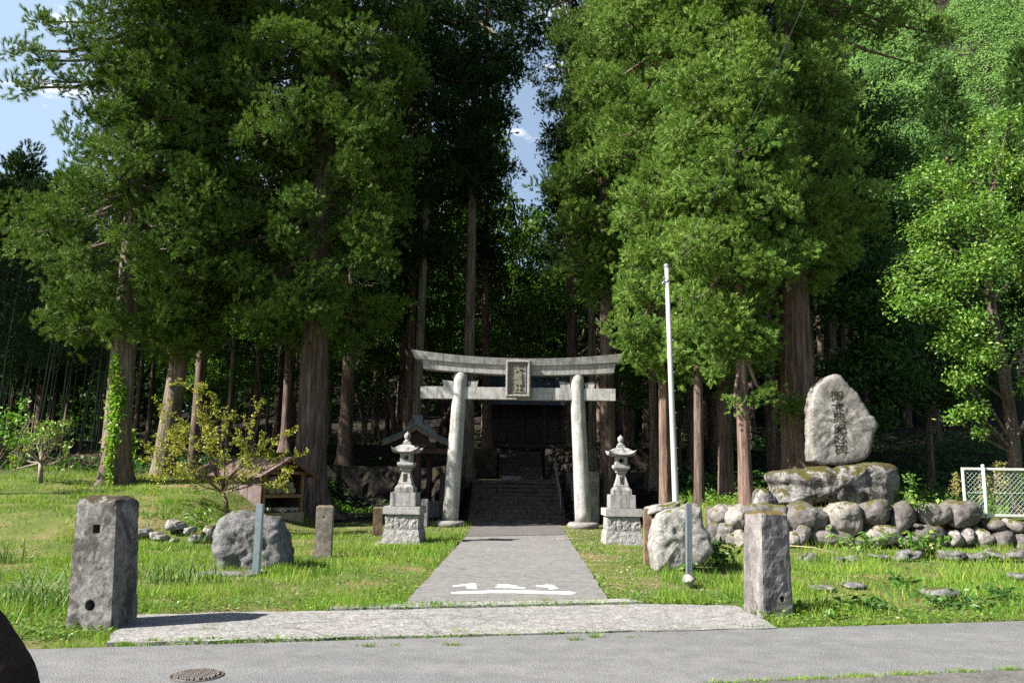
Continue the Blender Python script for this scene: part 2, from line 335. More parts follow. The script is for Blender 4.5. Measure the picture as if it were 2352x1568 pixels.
cedar_bark_warm = bark('cedar_bark_warm', (.042, .026, .021), (.17, .115, .092), (.3, .22, .18))
cedar_bark_grey = bark('cedar_bark_grey', (.05, .04, .032), (.17, .14, .11), (.31, .27, .21), .35)
cherry_bark = bark('cherry_bark', (.03, .024, .02), (.1, .08, .06), (.22, .19, .15), .3)
branch_bark = bark('branch_bark', (.05, .04, .025), (.13, .1, .06), (.24, .2, .13))
pale_bark = bark('pale_bark', (.12, .1, .08), (.26, .22, .18), (.4, .36, .3))
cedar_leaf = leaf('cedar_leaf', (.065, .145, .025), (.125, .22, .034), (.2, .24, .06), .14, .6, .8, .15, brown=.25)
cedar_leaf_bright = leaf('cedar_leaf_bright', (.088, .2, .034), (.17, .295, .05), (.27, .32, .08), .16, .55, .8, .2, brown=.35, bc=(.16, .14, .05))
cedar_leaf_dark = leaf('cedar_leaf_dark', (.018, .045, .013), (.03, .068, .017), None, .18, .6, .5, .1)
maple_leaf = leaf('maple_leaf', (.05, .12, .016), (.085, .17, .022), None, .45, .5, .5, .3)
broad_leaf = leaf('broad_leaf', (.1, .22, .03), (.16, .3, .05), (.26, .36, .09), .38, .4, 1.2, .4)
under_leaf = leaf('under_leaf', (.028, .085, .018), (.05, .12, .024), None, .35, .45, .7, .35)
shrub_leaf = leaf('shrub_leaf', (.2, .23, .03), (.3, .3, .05), (.36, .34, .08), .3, .5, 2, .2)
ivy_leaf = leaf('ivy_leaf', (.16, .32, .04), (.24, .4, .06), (.25, .2, .06), .3, .4, 2.5, .3)
bamboo_leaf = leaf('bamboo_leaf', (.014, .038, .01), (.028, .06, .013), None, .3, .5, .5, .2)
grass_leaf = leaf('grass_leaf', (.09, .21, .022), (.2, .33, .038), (.34, .36, .1), .35, .5, .55, .2, .4, (.34, .3, .09))
strap_leaf = leaf('strap_leaf', (.07, .14, .03), (.11, .2, .045), (.2, .26, .12), .25, .5, 2, .2)
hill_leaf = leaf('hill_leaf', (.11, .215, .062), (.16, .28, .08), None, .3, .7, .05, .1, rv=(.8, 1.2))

# ================================================================== the setting
E0 = gp(70, 1490); E1 = gp(2352, 1425); rd = (E1 - E0).normalized()
def road_far(x): return E0.y + (x - E0.x) * rd.y / rd.x
PATH = [gp(924, 1393), gp(1398, 1380), gp(1280, 1203), gp(1090, 1201)]
APRON = [gp(243, 1478), gp(298, 1414), gp(520, 1407), gp(760, 1404), gp(1472, 1388), gp(1690, 1392), gp(1785, 1443)]
def inpoly(x, y, poly):
    x = np.asarray(x); y = np.asarray(y); r = np.zeros(x.shape, bool); n = len(poly)
    for i in range(n):
        ax, ay = poly[i][0], poly[i][1]; bx, by = poly[(i + 1) % n][0], poly[(i + 1) % n][1]
        cnd = ((ay > y) != (by > y)) & (x < (bx - ax) * (y - ay) / ((by - ay) if by != ay else 1e-9) + ax); r ^= cnd
    return r
def H(x, y):
    x = np.asarray(x, float); y = np.asarray(y, float)
    left = sm(-5.4, -8.4, x) if False else (1 - sm(-8.6, -5.6, x))
    hl = left * np.interp(y, [15.5, 17.7, 18.4, 22, 25, 30, 60], [0, .1, .46, .95, 1.3, 1.65, 2.4])
    yb = 19.0 + np.interp(x, [5.0, 6.1], [.95, 0]); hr = sm(5.05, 5.35, x) * sm(yb + .15, yb + .45, y) * np.interp(y, [19, 24, 40], [.72, .85, 1.2])
    out1 = 1 - (sm(-1.75, -1.55, x) * (1 - sm(2.0, 2.2, x))); out2 = 1 - (sm(-.75, -.6, x) * (1 - sm(1.6, 1.75, x)))
    b1 = sm(33.7, 34.1, y) * 1.75; c1 = np.interp(y, [27, 30.6, 60], [-.12, 1.3, 1.3])
    b = b1 * out1 + np.where(y < 27, 0, c1) * (1 - out1)
    b2 = 1.25 * sm(36.9, 37.3, y); c2 = np.interp(y, [36.6, 40.2], [0, 1.3])
    b = b + b2 * out2 + c2 * (1 - out2) - .15 * (out1 * sm(34, 38, y))
    h = np.maximum(np.maximum(hl, hr), b)
    h = h + .33 * np.maximum(0, y - 52) * (1 - sm(90, 190, y) * .55) * (1 - .8 * sm(-70, -25, -x) * 0)
    h = np.where(y > 52, h * (.45 + .55 * sm(-45, -10, x)), h)
    hill = np.clip(96 + (x - 72) * .8, 4, 300) * sm(95, 225, y) * sm(-15, 40, x)
    h = h + hill
    bump = (fbm(x * .8, y * .8, 3) - .5) * .09 + (fbm(x * 3, y * 3, 9) - .5) * .03
    flat = inpoly(x, y, PATH) | inpoly(x, y, APRON) | (y < E0.y + (x - E0.x) * rd.y / rd.x)
    return np.where(flat, -.05, h + np.where(y > 60, 0, bump))
def Hf(x, y): return float(H(np.array([x]), np.array([y]))[0])

def ground():
    def axis(rs):
        o = []
        for a, b, s in rs: o += list(np.arange(a, b, s))
        return np.array(o + [rs[-1][1]])
    xs = axis([(-400, -60, 20), (-60, -16, 2), (-16, 16, .2), (16, 60, 2), (60, 420, 8)]); ys = axis([(-60, -4, 8), (-4, 5, .6), (5, 26, .16), (26, 42, .25), (42, 70, 1.5), (70, 420, 7)])
    X, Y = np.meshgrid(xs, ys); Z = H(X, Y); V = np.stack([X.ravel(), Y.ravel(), Z.ravel()], 1); nx = len(xs); i = (np.arange(len(ys) - 1)[:, None] * nx + np.arange(nx - 1)[None, :]).ravel()
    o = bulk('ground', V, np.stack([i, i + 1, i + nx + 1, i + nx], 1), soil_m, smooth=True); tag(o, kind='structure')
ground()
def sheet(name, poly, z, m, th=.08, bevel=0):
    mb = MB(); mb.prism([(p[0], p[1], z) for p in poly], (0, 0, -th)); o = part(name, mb, m, None, bevel=bevel); tag(o, kind='structure'); return o
a = E0 - rd * 60; b = E1 + rd * 60
sheet('road', [(a.x, a.y), (b.x, b.y), (b.x, -12), (a.x, -12)], 0.0, asphalt)
g0, g1 = gp(1640, 1570), gp(2352, 1537); gd = (g1 - g0).normalized(); ga = g0 - gd * 6; gb = g1 + gd * 40
sheet('roadside_gutter', [(ga.x, ga.y), (gb.x, gb.y), (gb.x, gb.y - 1.2), (ga.x, ga.y - 1.2)], 0.012, path_far, .04)
rng0 = random.Random(4)
def rough_poly(poly, step=.18, amp=.035, seed=1):
    out = []; r = random.Random(seed); n = len(poly)
    for i in range(n):
        p, q = Vector(poly[i][:2]), Vector(poly[(i + 1) % n][:2]); k = max(1, int((q - p).length / step)); d = (q - p).normalized(); nn = Vector((-d.y, d.x))
        for j in range(k): out.append(p + (q - p) * j / k + nn * (r.uniform(-amp, amp) if j else 0))
    return out
sheet('concrete_apron', rough_poly(APRON), 0.012, apron_m)
# the approach path: a near slab and an older far slab with a seam
s1, s2 = gp(1070, 1233), gp(1302, 1229)
sheet('path', rough_poly([PATH[0], PATH[1], s2, s1], .2, .015), 0.016, path_m)
s1b, s2b = gp(1071, 1231.5), gp(1301, 1227.5)
sheet('path', rough_poly([s1b, s2b, gp(1281, 1196), gp(1092, 1194)], .2, .02), 0.010, path_far)
# painted marks
def mark(pix, z, name): 
    mb = MB(); mb.prism([gp(x, y, z) for x, y in pix], (0, 0, -.003)); return mb
mt = lambda l: [(1640 * .6125 + x * .15625, 2140 * .6125 + y * .15625) for x, y in l]
pm = MB()
for l in ([(225, 212), (350, 197), (480, 183), (565, 183), (582, 256), (440, 254), (428, 210), (330, 218), (240, 226)],
          [(890, 190), (1000, 190), (1190, 216), (1130, 222), (985, 223), (1110, 230), (1300, 238), (1285, 250), (1080, 243), (860, 238), (855, 228), (935, 210), (880, 205)],
          [(1450, 211), (1600, 209), (1580, 198), (1690, 202), (1780, 255), (1690, 262), (1640, 256), (1640, 240), (1560, 228), (1450, 221)]):
    q = [gp(x, y, .021) for x, y in mt(l)]; pm.prism(q, (0, 0, -.004))
pl = [gp(x, y, .021) for x, y in mt([(210, 308), (500, 294), (900, 280), (1150, 280), (1500, 290), (1950, 300), (2038, 318), (1980, 338), (1600, 328), (1150, 315), (850, 316), (500, 326), (212, 332)])]
pm.prism(pl, (0, 0, -.004)); tag(part('painted_marking', pm, paint_m), kind='structure')
# kerb slabs between path and apron
k0, k1 = gp(757, 1403), gp(1476, 1386); kd = k1 - k0
for i, (t0, t1) in enumerate([(0, .155), (.16, .31), (.315, .5), (.505, .68), (.685, .86), (.865, 1.0)]):
    p, q = k0 + kd * t0, k0 + kd * t1; off = Vector((-kd.y, kd.x, 0)).normalized() * .26; mb = MB(); mb.prism([(p.x, p.y, .03), (q.x, q.y, .03), (q.x + off.x - .04 * (i == 5) * 3, q.y + off.y, .03), (p.x + off.x, p.y + off.y, .03)], (0, 0, -.1))
    tag(part('kerb_slab', mb, kerb_m, bevel=.008), 'thin pale concrete kerb slab, one of the row where the path meets the apron', 'kerb slab', 'kerb slabs across the path entrance')

# ================================================================== stones
def ostone(name, pts, Y, depth, m, parent=None, p=3, amp=.05, sc=2.2, N=120, K=14, px=True, oct=5, seed=0, ridge=0):
    P = [at(x, y, Y + depth * .45) for x, y in pts] if px else [Vector(q) for q in pts]
    per = []; L = [0]
    for i in range(len(P)): L.append(L[-1] + (P[(i + 1) % len(P)] - P[i]).length)
    for k in range(N):
        d = L[-1] * k / N; i = max(j for j in range(len(P)) if L[j] <= d); t = (d - L[i]) / (L[i + 1] - L[i] + 1e-9)
        per.append(P[i] + (P[(i + 1) % len(P)] - P[i]) * t)
    for _ in range(2 if p < 4 else 0): per = [(per[k - 1] + per[k] * 2 + per[(k + 1) % N]) / 4 for k in range(N)]
    cx = sum(q.x for q in per) / N; cz = sum(q.z for q in per) / N; yc = Y + depth / 2; vs = []; fs = []
    rings = []
    for side in (-1, 1):
        for k in range(K):
            u = math.sin((k + 1) / (K + 1) * math.pi / 2) if side == -1 else math.cos(k / K * math.pi / 2)
            rings.append((side, u))
    # order: front centre -> rim -> back centre
    seq = [(-1, (k + .6) / K) for k in range(K)] + [(1, 1 - (k + .4) / K) for k in range(K)]
    sd = Vector((seed * 7.3, seed * 3.1, seed * 5.7))
    for side, s in seq:
        yy = yc + side * depth / 2 * max(0, 1 - s ** p) ** (1 / p)
        for q in per:
            v = Vector((cx + (q.x - cx) * s, yy, cz + (q.z - cz) * s)); n = Vector((q.x - cx, 0, q.z - cz)).normalized() * s ** 2 + Vector((0, side, 0)) * (1 - s ** 2); n.normalize()
            f = mnoise.fractal(v * sc + sd, .9, 2.1, oct) * amp
            if ridge: f += (mnoise.voronoi(v * sc * 1.1 + sd)[0][0] - .6) * ridge * .7
            if ridge: f -= ridge * abs(mnoise.noise(v * sc * 1.7 + sd * 2))
            vs.append(v + n * f)
    M = len(seq)
    for i in range(M - 1):
        for k in range(N): fs.append((i * N + k, i * N + (k + 1) % N, (i + 1) * N + (k + 1) % N, (i + 1) * N + k))
    fs.append(tuple(range(N))); fs.append(tuple(range(M * N - 1, (M - 1) * N - 1, -1)))
    mb = MB(); mb.add(vs, fs, True); return part(name, mb, m, parent)
def blob(x0, y0, x1, y1, seed=0, pw=2.6, jit=.06, taper=0):
    r = random.Random(seed); o = []; ph = r.uniform(0, 6)
    for k in range(28):
        w = 2 * math.pi * k / 28; cs, sn = math.cos(w), math.sin(w); e = 2 / pw
        x = math.copysign(abs(cs) ** e, cs); z = math.copysign(abs(sn) ** e, sn); f = 1 + jit * math.sin(2 * w + ph) + jit * .6 * math.sin(3 * w + ph * 2)
        x *= 1 - taper * max(0, z); o.append(((x0 + x1) / 2 + x * f * (x1 - x0) / 2, (y0 + y1) / 2 + z * f * (y1 - y0) / 2))
    return o
# left boulder
o = ostone('boulder', [(487, 1240), (496, 1200), (520, 1178), (545, 1166), (570, 1170), (592, 1180), (625, 1180), (645, 1188), (660, 1215), (668, 1250), (675, 1290), (660, 1310), (600, 1318), (540, 1322), (500, 1318), (492, 1275)], 13.4, .75, boulder_grey, p=3.4, amp=.06, sc=2.8, ridge=.06, seed=1)
tag(o, 'rugged grey boulder behind the square grey post on the left lawn', 'boulder')
o = ostone('stone_slab', [(445, 1316), (470, 1311), (530, 1312), (585, 1310), (606, 1313), (596, 1330), (560, 1340), (480, 1338)], 12.5, .5, boulder_grey, p=4, amp=.03, seed=2)
tag(o, 'low flat stone slab lying in the grass before the rugged grey boulder', 'stone slab')
o = ostone('boulder', [(1496, 1190), (1510, 1176), (1530, 1166), (1555, 1163), (1575, 1158), (1590, 1154), (1607, 1157), (1609, 1180), (1611, 1205), (1622, 1222), (1632, 1240), (1634, 1262), (1620, 1285), (1600, 1300), (1560, 1310), (1500, 1312), (1492, 1260)], 13.7, .7, boulder_pale, p=6, amp=.045, sc=2.8, ridge=.04, seed=3)
tag(o, 'pale rough upright boulder beside the foot of the white flagpole', 'boulder')
mb = MB(); A = at(1481, 1275, 14.6); mb.box((A.x, 14.6, -.05), (A.x + .155, 14.75, 1.02)); o = part('stone_post', mb, post_rust, bevel=.012)
tag(o, 'narrow brownish stone post at the left edge of the pale boulder by the flagpole', 'stone post')
o = ostone('flat_stone', [(1479, 1176), (1484, 1164), (1500, 1159), (1530, 1155), (1560, 1150), (1562, 1162), (1530, 1172), (1500, 1180), (1482, 1182)], 14.5, .6, boulder_pale, p=3, amp=.03, seed=4)
tag(o, 'mossy flat stone resting across the narrow brownish post and pale boulder', 'stone')
# monument
M_Y = 21.0
mon = thing('monument_stone', at(1925, 1070, M_Y + .3), 'tall pointed grey memorial stone carved with a column of characters, standing on a mossy rock', 'monument')
slab = ostone('slab', [(1854, 940), (1860, 905), (1868, 885), (1885, 870), (1900, 859), (1912, 856), (1924, 862), (1932, 872), (1945, 888), (1962, 902), (1975, 922), (1992, 945), (1996, 955), (2003, 958), (2010, 975), (2006, 995), (2000, 1010), (1995, 1040), (1985, 1055), (1970, 1066), (1930, 1073), (1880, 1071), (1858, 1062), (1853, 1030), (1852, 985)], M_Y, .55, monument_stone, mon, p=9, amp=.04, sc=2.6, ridge=.045, seed=5, N=170)
ink = plain('carved_ink', (.05, .048, .03), (.02, .02, .015), 20, .9, 0)
zt = lambda l: [(1568 + x / 3, 784 + y / 3) for x, y in l]
cpos = [at(1568 + x / 3, 784 + y / 3, M_Y - .045) for x, y in ((1066, 372), (1072, 446), (1084, 522), (1092, 600), (1094, 665), (1099, 745))]
def carve(parent, name, chars, pos, size, m, sx=1, bold=.004, yoff=0):
    letters(chars, pos, size, m, parent, name, R(-3), sx, bold, 0, 0, slab)
carve(mon, 'inscription', '御大典紀念碑', cpos, .295, ink, 1.25, .005)
o = ostone('boulder', [(1762, 1100), (1764, 1085), (1780, 1078), (1808, 1076), (1840, 1073), (1880, 1068), (1910, 1066), (1940, 1064), (1965, 1065), (1990, 1059), (2015, 1057), (2035, 1062), (2050, 1070), (2055, 1100), (2054, 1140), (2040, 1160), (1960, 1165), (1860, 1165), (1800, 1165), (1762, 1158), (1768, 1130), (1775, 1115)], 20.3, 1.7, base_rock, p=3.2, amp=.13, sc=1.4, ridge=.1, seed=6, K=20, N=160)
tag(o, 'broad mossy white and grey rock carrying the pointed memorial stone', 'boulder')
o = ostone('boulder', [(1727, 1158), (1733, 1135), (1742, 1119), (1757, 1118), (1768, 1130), (1785, 1148), (1790, 1165), (1740, 1168)], 20.0, .6, base_rock, p=2.5, amp=.05, seed=7)
tag(o, 'small angular rock at the left foot of the mossy rock under the memorial stone', 'boulder')
# boulder wall on the right
WY = 19.0
wall = thing('boulder_wall', (8.4, WY + .3, 0), 'low retaining wall of big rounded river boulders in mortar under the memorial stone', 'retaining wall')
mb = MB(); xa, xb = colx(1650, WY + .35), colx(2500, WY + .3)
n = 60; vs = []; fs = []
for i in range(n + 1):
    x = xa + (xb - xa) * i / n
    top = np.interp(x, [xa, xa + .4, 10.3, 10.7, xb], [.8, .92, .86, .66, .62])
    for j, (yy, zz) in enumerate(((WY + .12, -.1), (WY + .2, .25), (WY + .28, .5), (WY + .4, top), (WY + .75, top + .02), (WY + .8, -.1))):
        d = .05 * mnoise.noise(Vector((x * 3, yy * 5, zz * 4))); vs.append((x, yy + d * (j < 4) + float(np.interp(x, [xa, xa + 1.1], [.95, 0])), zz + d * (j in (3, 4))))
for i in range(n):
    for j in range(5): fs.append((i * 6 + j, (i + 1) * 6 + j, (i + 1) * 6 + j + 1, i * 6 + j + 1))
fs += [tuple(range(6)), tuple(range(n * 6 + 5, n * 6 - 1, -1))]
mb.add(vs, fs, True); part('mortar', mb, wall_mortar, wall)
BL = [(192, 1113, 335, 1272, .9), (283, 1118, 445, 1312, .6), (425, 1103, 720, 1260, .2), (716, 1103, 993, 1332, 0), (975, 1098, 1246, 1342, 0), (1212, 1085, 1417, 1288, 0), (1402, 1103, 1593, 1338, 0), (1608, 1098, 1828, 1282, 0), (1762, 1088, 2068, 1278, 0), (2058, 1228, 2212, 1318, 0), (2213, 1220, 2323, 1338, 0), (2322, 1240, 2440, 1325, 0),
      (170, 1255, 250, 1405, .7), (222, 1268, 365, 1410, .5), (305, 1312, 410, 1410, .3), (350, 1315, 440, 1432, .1), (765, 1268, 868, 1420, 0), (895, 1290, 1155, 1430, 0), (1240, 1275, 1485, 1430, 0), (1588, 1272, 1770, 1390, 0), (1805, 1300, 1915, 1430, 0), (1985, 1290, 2110, 1432, 0), (2108, 1310, 2255, 1430, 0), (2250, 1318, 2360, 1465, 0), (690, 1330, 790, 1430, 0), (1690, 1350, 1810, 1440, 0), (2360, 1310, 2450, 1440, 0), (950, 1250, 1020, 1310, 0), (1560, 1240, 1640, 1300, 0), (1150, 1330, 1260, 1430, 0), (1480, 1340, 1600, 1420, 0), (1905, 1290, 1990, 1400, 0)]
tap = {5: .2, 6: .55, 7: .15, 4: .25, 3: .12}
for i, (x0, y0, x1, y1, back) in enumerate(BL):
    if i >= 12: x0, x1, y0 = x0 - (x1 - x0) * .1, x1 + (x1 - x0) * .1, y0 - (y1 - y0) * .12
    ostone('boulder', blob(1568 + x0 / 3, 784 + y0 / 3, 1568 + x1 / 3, 784 + y1 / 3, i + 11, 2.2 + (i * .37) % 1.1, .1, tap.get(i, .1)), WY + back - (.14 if i < 12 else .2), .75 if i < 12 else .7, (wall_stone, wall_dark, wall_stone, wall_pale, wall_dark)[(i * 3 + i // 4) % 5], wall, p=2.1 + (i * .29) % .7, amp=.075, sc=1.7, N=72, K=10, seed=i + 20, ridge=.035)
# low row of flat edging stones in the right lawn
for i, (x0, y0, x1, y1) in enumerate([(1030, 1470, 1235, 1560), (1310, 1462, 1400, 1500), (1478, 1443, 1618, 1505), (1765, 1438, 1940, 1508), (1935, 1448, 2085, 1535), (2125, 1448, 2205, 1500), (2250, 1432, 2400, 1490), (790, 1455, 940, 1520)]):
    o = ostone('edging_stone', blob(1568 + x0 / 3, 784 + y0 / 3, 1568 + x1 / 3, 784 + y1 / 3, i + 3, 2.6, .16), 15.9, .5, boulder_grey, p=3, amp=.1, sc=3.5, N=56, K=7, seed=i + 60, ridge=.06)
    tag(o, 'low flat pale edging stone half sunk in the grass before the boulder wall', 'edging stone', 'edging stones in the right lawn')
for i, (x0, y0, x1, y1, yy) in enumerate([(1860, 1343, 1915, 1356, 11.6), (1935, 1338, 1985, 1350, 11.9), (2118, 1350, 2205, 1370, 10.8), (2320, 1315, 2365, 1330, 13)]):
    o = ostone('flat_stone', blob(x0, y0, x1, y1, i + 3, 3.0, .06), yy, .4, boulder_grey, p=3, amp=.03, sc=3, N=40, K=6, seed=i + 80)
    tag(o, 'small flat stone lying level with the weedy grass near the right gate post', 'flat stone', 'flat stones in the right grass')
# loose stones of the left bank
for i, (x0, y0, x1, y1, lab) in enumerate([(380, 1192, 425, 1218, 'pale angular stone sitting highest in the left grass bank'), (348, 1220, 382, 1246, 'grey pointed stone low at the left end of the grass bank'), (438, 1216, 478, 1250, 'grey mossy stone in the bank just left of the rugged boulder'), (468, 1205, 502, 1240, 'brownish pale stone touching the left side of the rugged boulder'), (395, 1235, 412, 1247, 'small pale stone at the bottom middle of the left grass bank'), (425, 1206, 447, 1228, 'rough dark stone wedged between the two larger pale stones of the left bank'), (310, 1212, 350, 1236, 'low mossy stone at the far left end of the grass bank')]):
    yy = 18.25 - (y1 - 1200) * .016; o = ostone('bank_stone', blob(x0, y0, x1, y1, i + 31, 2.6, .12), yy, .5, boulder_pale if i != 2 else base_rock, p=2.6, amp=.06, sc=3, N=56, K=8, seed=i + 90, ridge=.05); tag(o, lab, 'stone', 'stones in the left bank')
o = ostone('boulder', [(-156, 1356), (-71, 1361), (-38, 1381), (-16, 1411), (6, 1446), (32, 1488), (58, 1531), (76, 1576), (90, 1666), (96, 1726), (-156, 1746)], 5.2, .5, stone('dark_stone', (.02, .013, .01), (.045, .028, .02), (.07, .05, .04), 5, 30, .8, .02, moss=.1), p=2.4, amp=.02, seed=9)
tag(o, 'smooth dark brown leaning stone at the near roadside, cut by the picture corner', 'stone')
o = ostone('footing_stone', blob(1567, 1318, 1597, 1338, 5, 2.4, .1), 11.9, .25, boulder_pale, p=2.5, amp=.03, sc=5, N=48, K=7, seed=33)
tag(o, 'small white rock at the foot of the aluminium post on the right', 'stone')

# ================================================================== gate posts
def gate_post(label, base, top, yaw, w0, w1, d, h, lean, m, cap, holes):
    q = Matrix.Rotation(yaw, 3, 'Z'); b = Vector(base)
    def loc(x, y, z): return b + q @ Vector((x, y, z)) + Vector((lean[0] * z, lean[1] * z, 0))
    mb = MB(); vs = []; fs = []; nz_ = 26; per = []
    for k in range(4):
        A_ = [(-1, -1), (1, -1), (1, 1), (-1, 1)][k]; B_ = [(1, -1), (1, 1), (-1, 1), (-1, -1)][k]
        for j in range(12): t = j / 12; per.append((A_[0] + (B_[0] - A_[0]) * t, A_[1] + (B_[1] - A_[1]) * t))
    n = len(per); rows = [(-.25, 1)] + [(h * i / nz_, 1) for i in range(nz_ + 1)] + [(h + cap * .55, .88), (h + cap, .62), (h + cap * 1.05, .3)]
    for z, f in rows:
        wz = (w0 + (w1 - w0) * max(0, min(1, z / h))) / 2 * f; dz = d / 2 * f * (1 - .12 * max(0, z / h))
        for (x, y) in per:
            cr = min(abs(x), abs(y)); p_ = loc(x * wz * (1 - .03 * cr ** 12), y * dz * (1 - .03 * cr ** 12), z)
            nn = mnoise.fractal(p_ * 6, .8, 2, 5) * .012 - .03 * max(0, mnoise.noise(p_ * 5 + Vector((3, 1, 2))) - .25) * cr ** 6; dv = q @ Vector((x, y, 0)).normalized(); vs.append(p_ + dv * nn + Vector((0, 0, nn * (z > h * .98))))
    for i in range(len(rows) - 1):
        for k in range(n): fs.append((i * n + k, i * n + (k + 1) % n, (i + 1) * n + (k + 1) % n, (i + 1) * n + k))
    fs += [tuple(range(n - 1, -1, -1)), tuple(range((len(rows) - 1) * n, len(rows) * n))]
    mb.add(vs, fs, False); o = part('gate_post', mb, m)
    for kind, x, z, sz in holes:
        cb = MB(); c0 = loc(x, -d * .7, z); c1 = loc(x, d * .1, z)
        if kind == 'round': cb.tube([c0, c1], sz, 20)
        else:
            s_ = sz; cb.hexa([loc(x - s_, -d * .7, z - s_), loc(x + s_, -d * .7, z - s_), loc(x + s_, -d * .25, z - s_), loc(x - s_, -d * .25, z - s_)], [loc(x - s_, -d * .7, z + s_ * 1.2), loc(x + s_, -d * .7, z + s_ * 1.2), loc(x + s_, -d * .25, z + s_ * 1.2), loc(x - s_, -d * .25, z + s_ * 1.2)])
        bool_cut(o, cb)
    return tag(o, label, 'gate post')
pb = gp(206, 1447); pt = at(229, 1168, pb.y + .15)
gate_post('tall weathered concrete gate post with a round hole near its foot, left of the entrance', (pb.x, pb.y + .26, 0), None, R(-7), .49, .46, .47, 1.235, ((pt.x - pb.x) / 1.235, .05), post_conc, .075, [('round', .0, .235, .055), ('sq', .02, .98, .04)])
pb = gp(1783, 1420); pt = at(1773, 1178, pb.y + .1)
gate_post('concrete gate post with vertical streaks and a pale left side, right of the entrance', (pb.x, pb.y + .3, 0), None, R(17), .41, .385, .42, 1.16, ((pt.x - pb.x) / 1.16, .02), post_light, .03, [('round', .03, .93, .017), ('round', .06, .2, .035), ('round', -.1, .92, .012)])
# two lesser posts on the left lawn
def small_post(px0, px1, py0, py1, label, m, yaw, hole, d):
    b = gp((px0 + px1) / 2, py1); w = (px1 - px0) / FPX * b.y; h = (py1 - py0) / FPX * b.y * .985; mb = MB(); mb.sqloft([(.5, -.2), (.5, h - .025), (.42, h)], (0, 0, 0))
    mb.v = [tuple(Matrix.Rotation(yaw, 3, 'Z') @ Vector((v[0] * w, v[1] * d, v[2])) + Vector((b.x, b.y + d / 2, 0))) for v in mb.v]
    o = part('stone_post', mb, m, bevel=.012)
    if hole: cb = MB(); cb.tube([(b.x + .0, b.y - .3, h * .78), (b.x, b.y + d * .4, h * .78)], .018, 12); bool_cut(o, cb)
    return tag(o, label, 'stone post')
small_post(719, 757, 1165, 1281, 'mottled square stone post with a small hole, standing in the lawn by the log shed', stone('post_mottled', (.19, .15, .12), (.33, .29, .25), (.43, .4, .37), 4, 45, .6, .01, moss=.2, mosscol=(.16, .1, .02), dark=.3), R(8), True, .26)
small_post(854, 876, 1166, 1231, 'short rusty brown stone post just left of the lantern by the water pavilion', post_rust, R(10), False, .2)
# metal posts
galv = plain('galvanised', (.34, .4, .46), (.24, .29, .34), 14, .35, .05, .6)
alu = plain('aluminium', (.42, .46, .52), (.3, .34, .4), 10, .35, .03, .7)
def sq_post(p0, p1, Y, w, m, label, ribs=0):
    a, b = at(*p0, Y), at(*p1, Y); mb = MB(); hw = w / 2; a = a - Vector((0, 0, .15))
    mb.hexa([(a.x - hw, Y, a.z), (a.x + hw, Y, a.z), (a.x + hw, Y + w, a.z), (a.x - hw, Y + w, a.z)], [(b.x - hw, Y, b.z), (b.x + hw, Y, b.z), (b.x + hw, Y + w, b.z), (b.x - hw, Y + w, b.z)])
    for k in range(ribs):
        x = -hw + w * (k + .5) / ribs; mb.hexa([(a.x + x - .006, Y - .006, a.z), (a.x + x + .006, Y - .006, a.z), (a.x + x + .006, Y - .001, a.z), (a.x + x - .006, Y - .001, a.z)], [(b.x + x - .006, Y - .006, b.z), (b.x + x + .006, Y - .006, b.z), (b.x + x + .006, Y - .001, b.z), (b.x + x - .006, Y - .001, b.z)])
    return tag(part('metal_post', mb, m, bevel=.004), label, 'post')
sq_post((586, 1312), (596, 1157), 12.6, .1, galv, 'blue grey square metal post in front of the rugged left boulder')
sq_post((1584, 1326), (1583, 1156), 12.2, .085, alu, 'ribbed aluminium post in front of the pale boulder by the flagpole', 3)

# ================================================================== flagpole and cable
FY = 15.0; white_pole = plain('pole_paint', (.4, .4, .385), (.29, .29, .28), 3, .45, .05, 0, (1, 1, .4))
fa, fb = at(1553.5, 1190, FY), at(1531, 612, FY)
fp = thing('flagpole', (fa.x, FY, 0), 'tall slightly leaning white flagpole rising from the pale boulder on the right', 'flagpole')
mb = MB(); fa0 = Vector((fa.x + .02, FY, -.1)); mb.tube([fa0, fa, fa + (fb - fa) * .5, fb], [.062, .062, .052, .04], 16); part('pole', mb, white_pole, fp)
mb = MB(); mb.lathe([(.043, 0), (.05, .01), (.05, .05), (.03, .07)], fb - Vector((0, 0, .02)), 12); part('cap', mb, alu, fp)
for py, sx in ((640, -1), (652, -1), (788, 1), (822, 1), (862, 1), (905, 1), (955, 1), (990, 1), (1035, 1), (1080, 1)):
    t = (1190 - py) / 578; p_ = fa + (fb - fa) * t; mb = MB(); mb.tube([p_ + Vector((sx * .04, -.02, 0)), p_ + Vector((sx * .075, -.03, .005))], .012, 6); part('step_bolt', mb, alu, fp)
mb = MB(); p_ = fa + (fb - fa) * .935; mb.tube([p_ + Vector((-.05, -.02, .03)), p_ + Vector((-.1, -.03, -.03)), p_ + Vector((-.05, -.03, -.09))], .012, 6); mb.lathe([(.056, 0), (.056, .04)], p_, 14); part('pulley_bracket', mb, alu, fp)
mb = MB(); cpts = [(p_ + Vector((-.05, -.03, 0)))]; pix = [(1598, 520), (1671, 390), (1750, 227), (1851, 0), (1890, -90)]
for i, (x, y) in enumerate(pix): cpts.append(at(x, y, FY + (i + 1) * .35))
mb.tube(cpts, .0042, 6); tag(part('cable', mb, plain('cable_sheath', (.05, .085, .075), (.03, .05, .045), 5, .8, 0)), 'thin grey green cable slanting up through the cedar foliage from the flagpole top', 'cable')

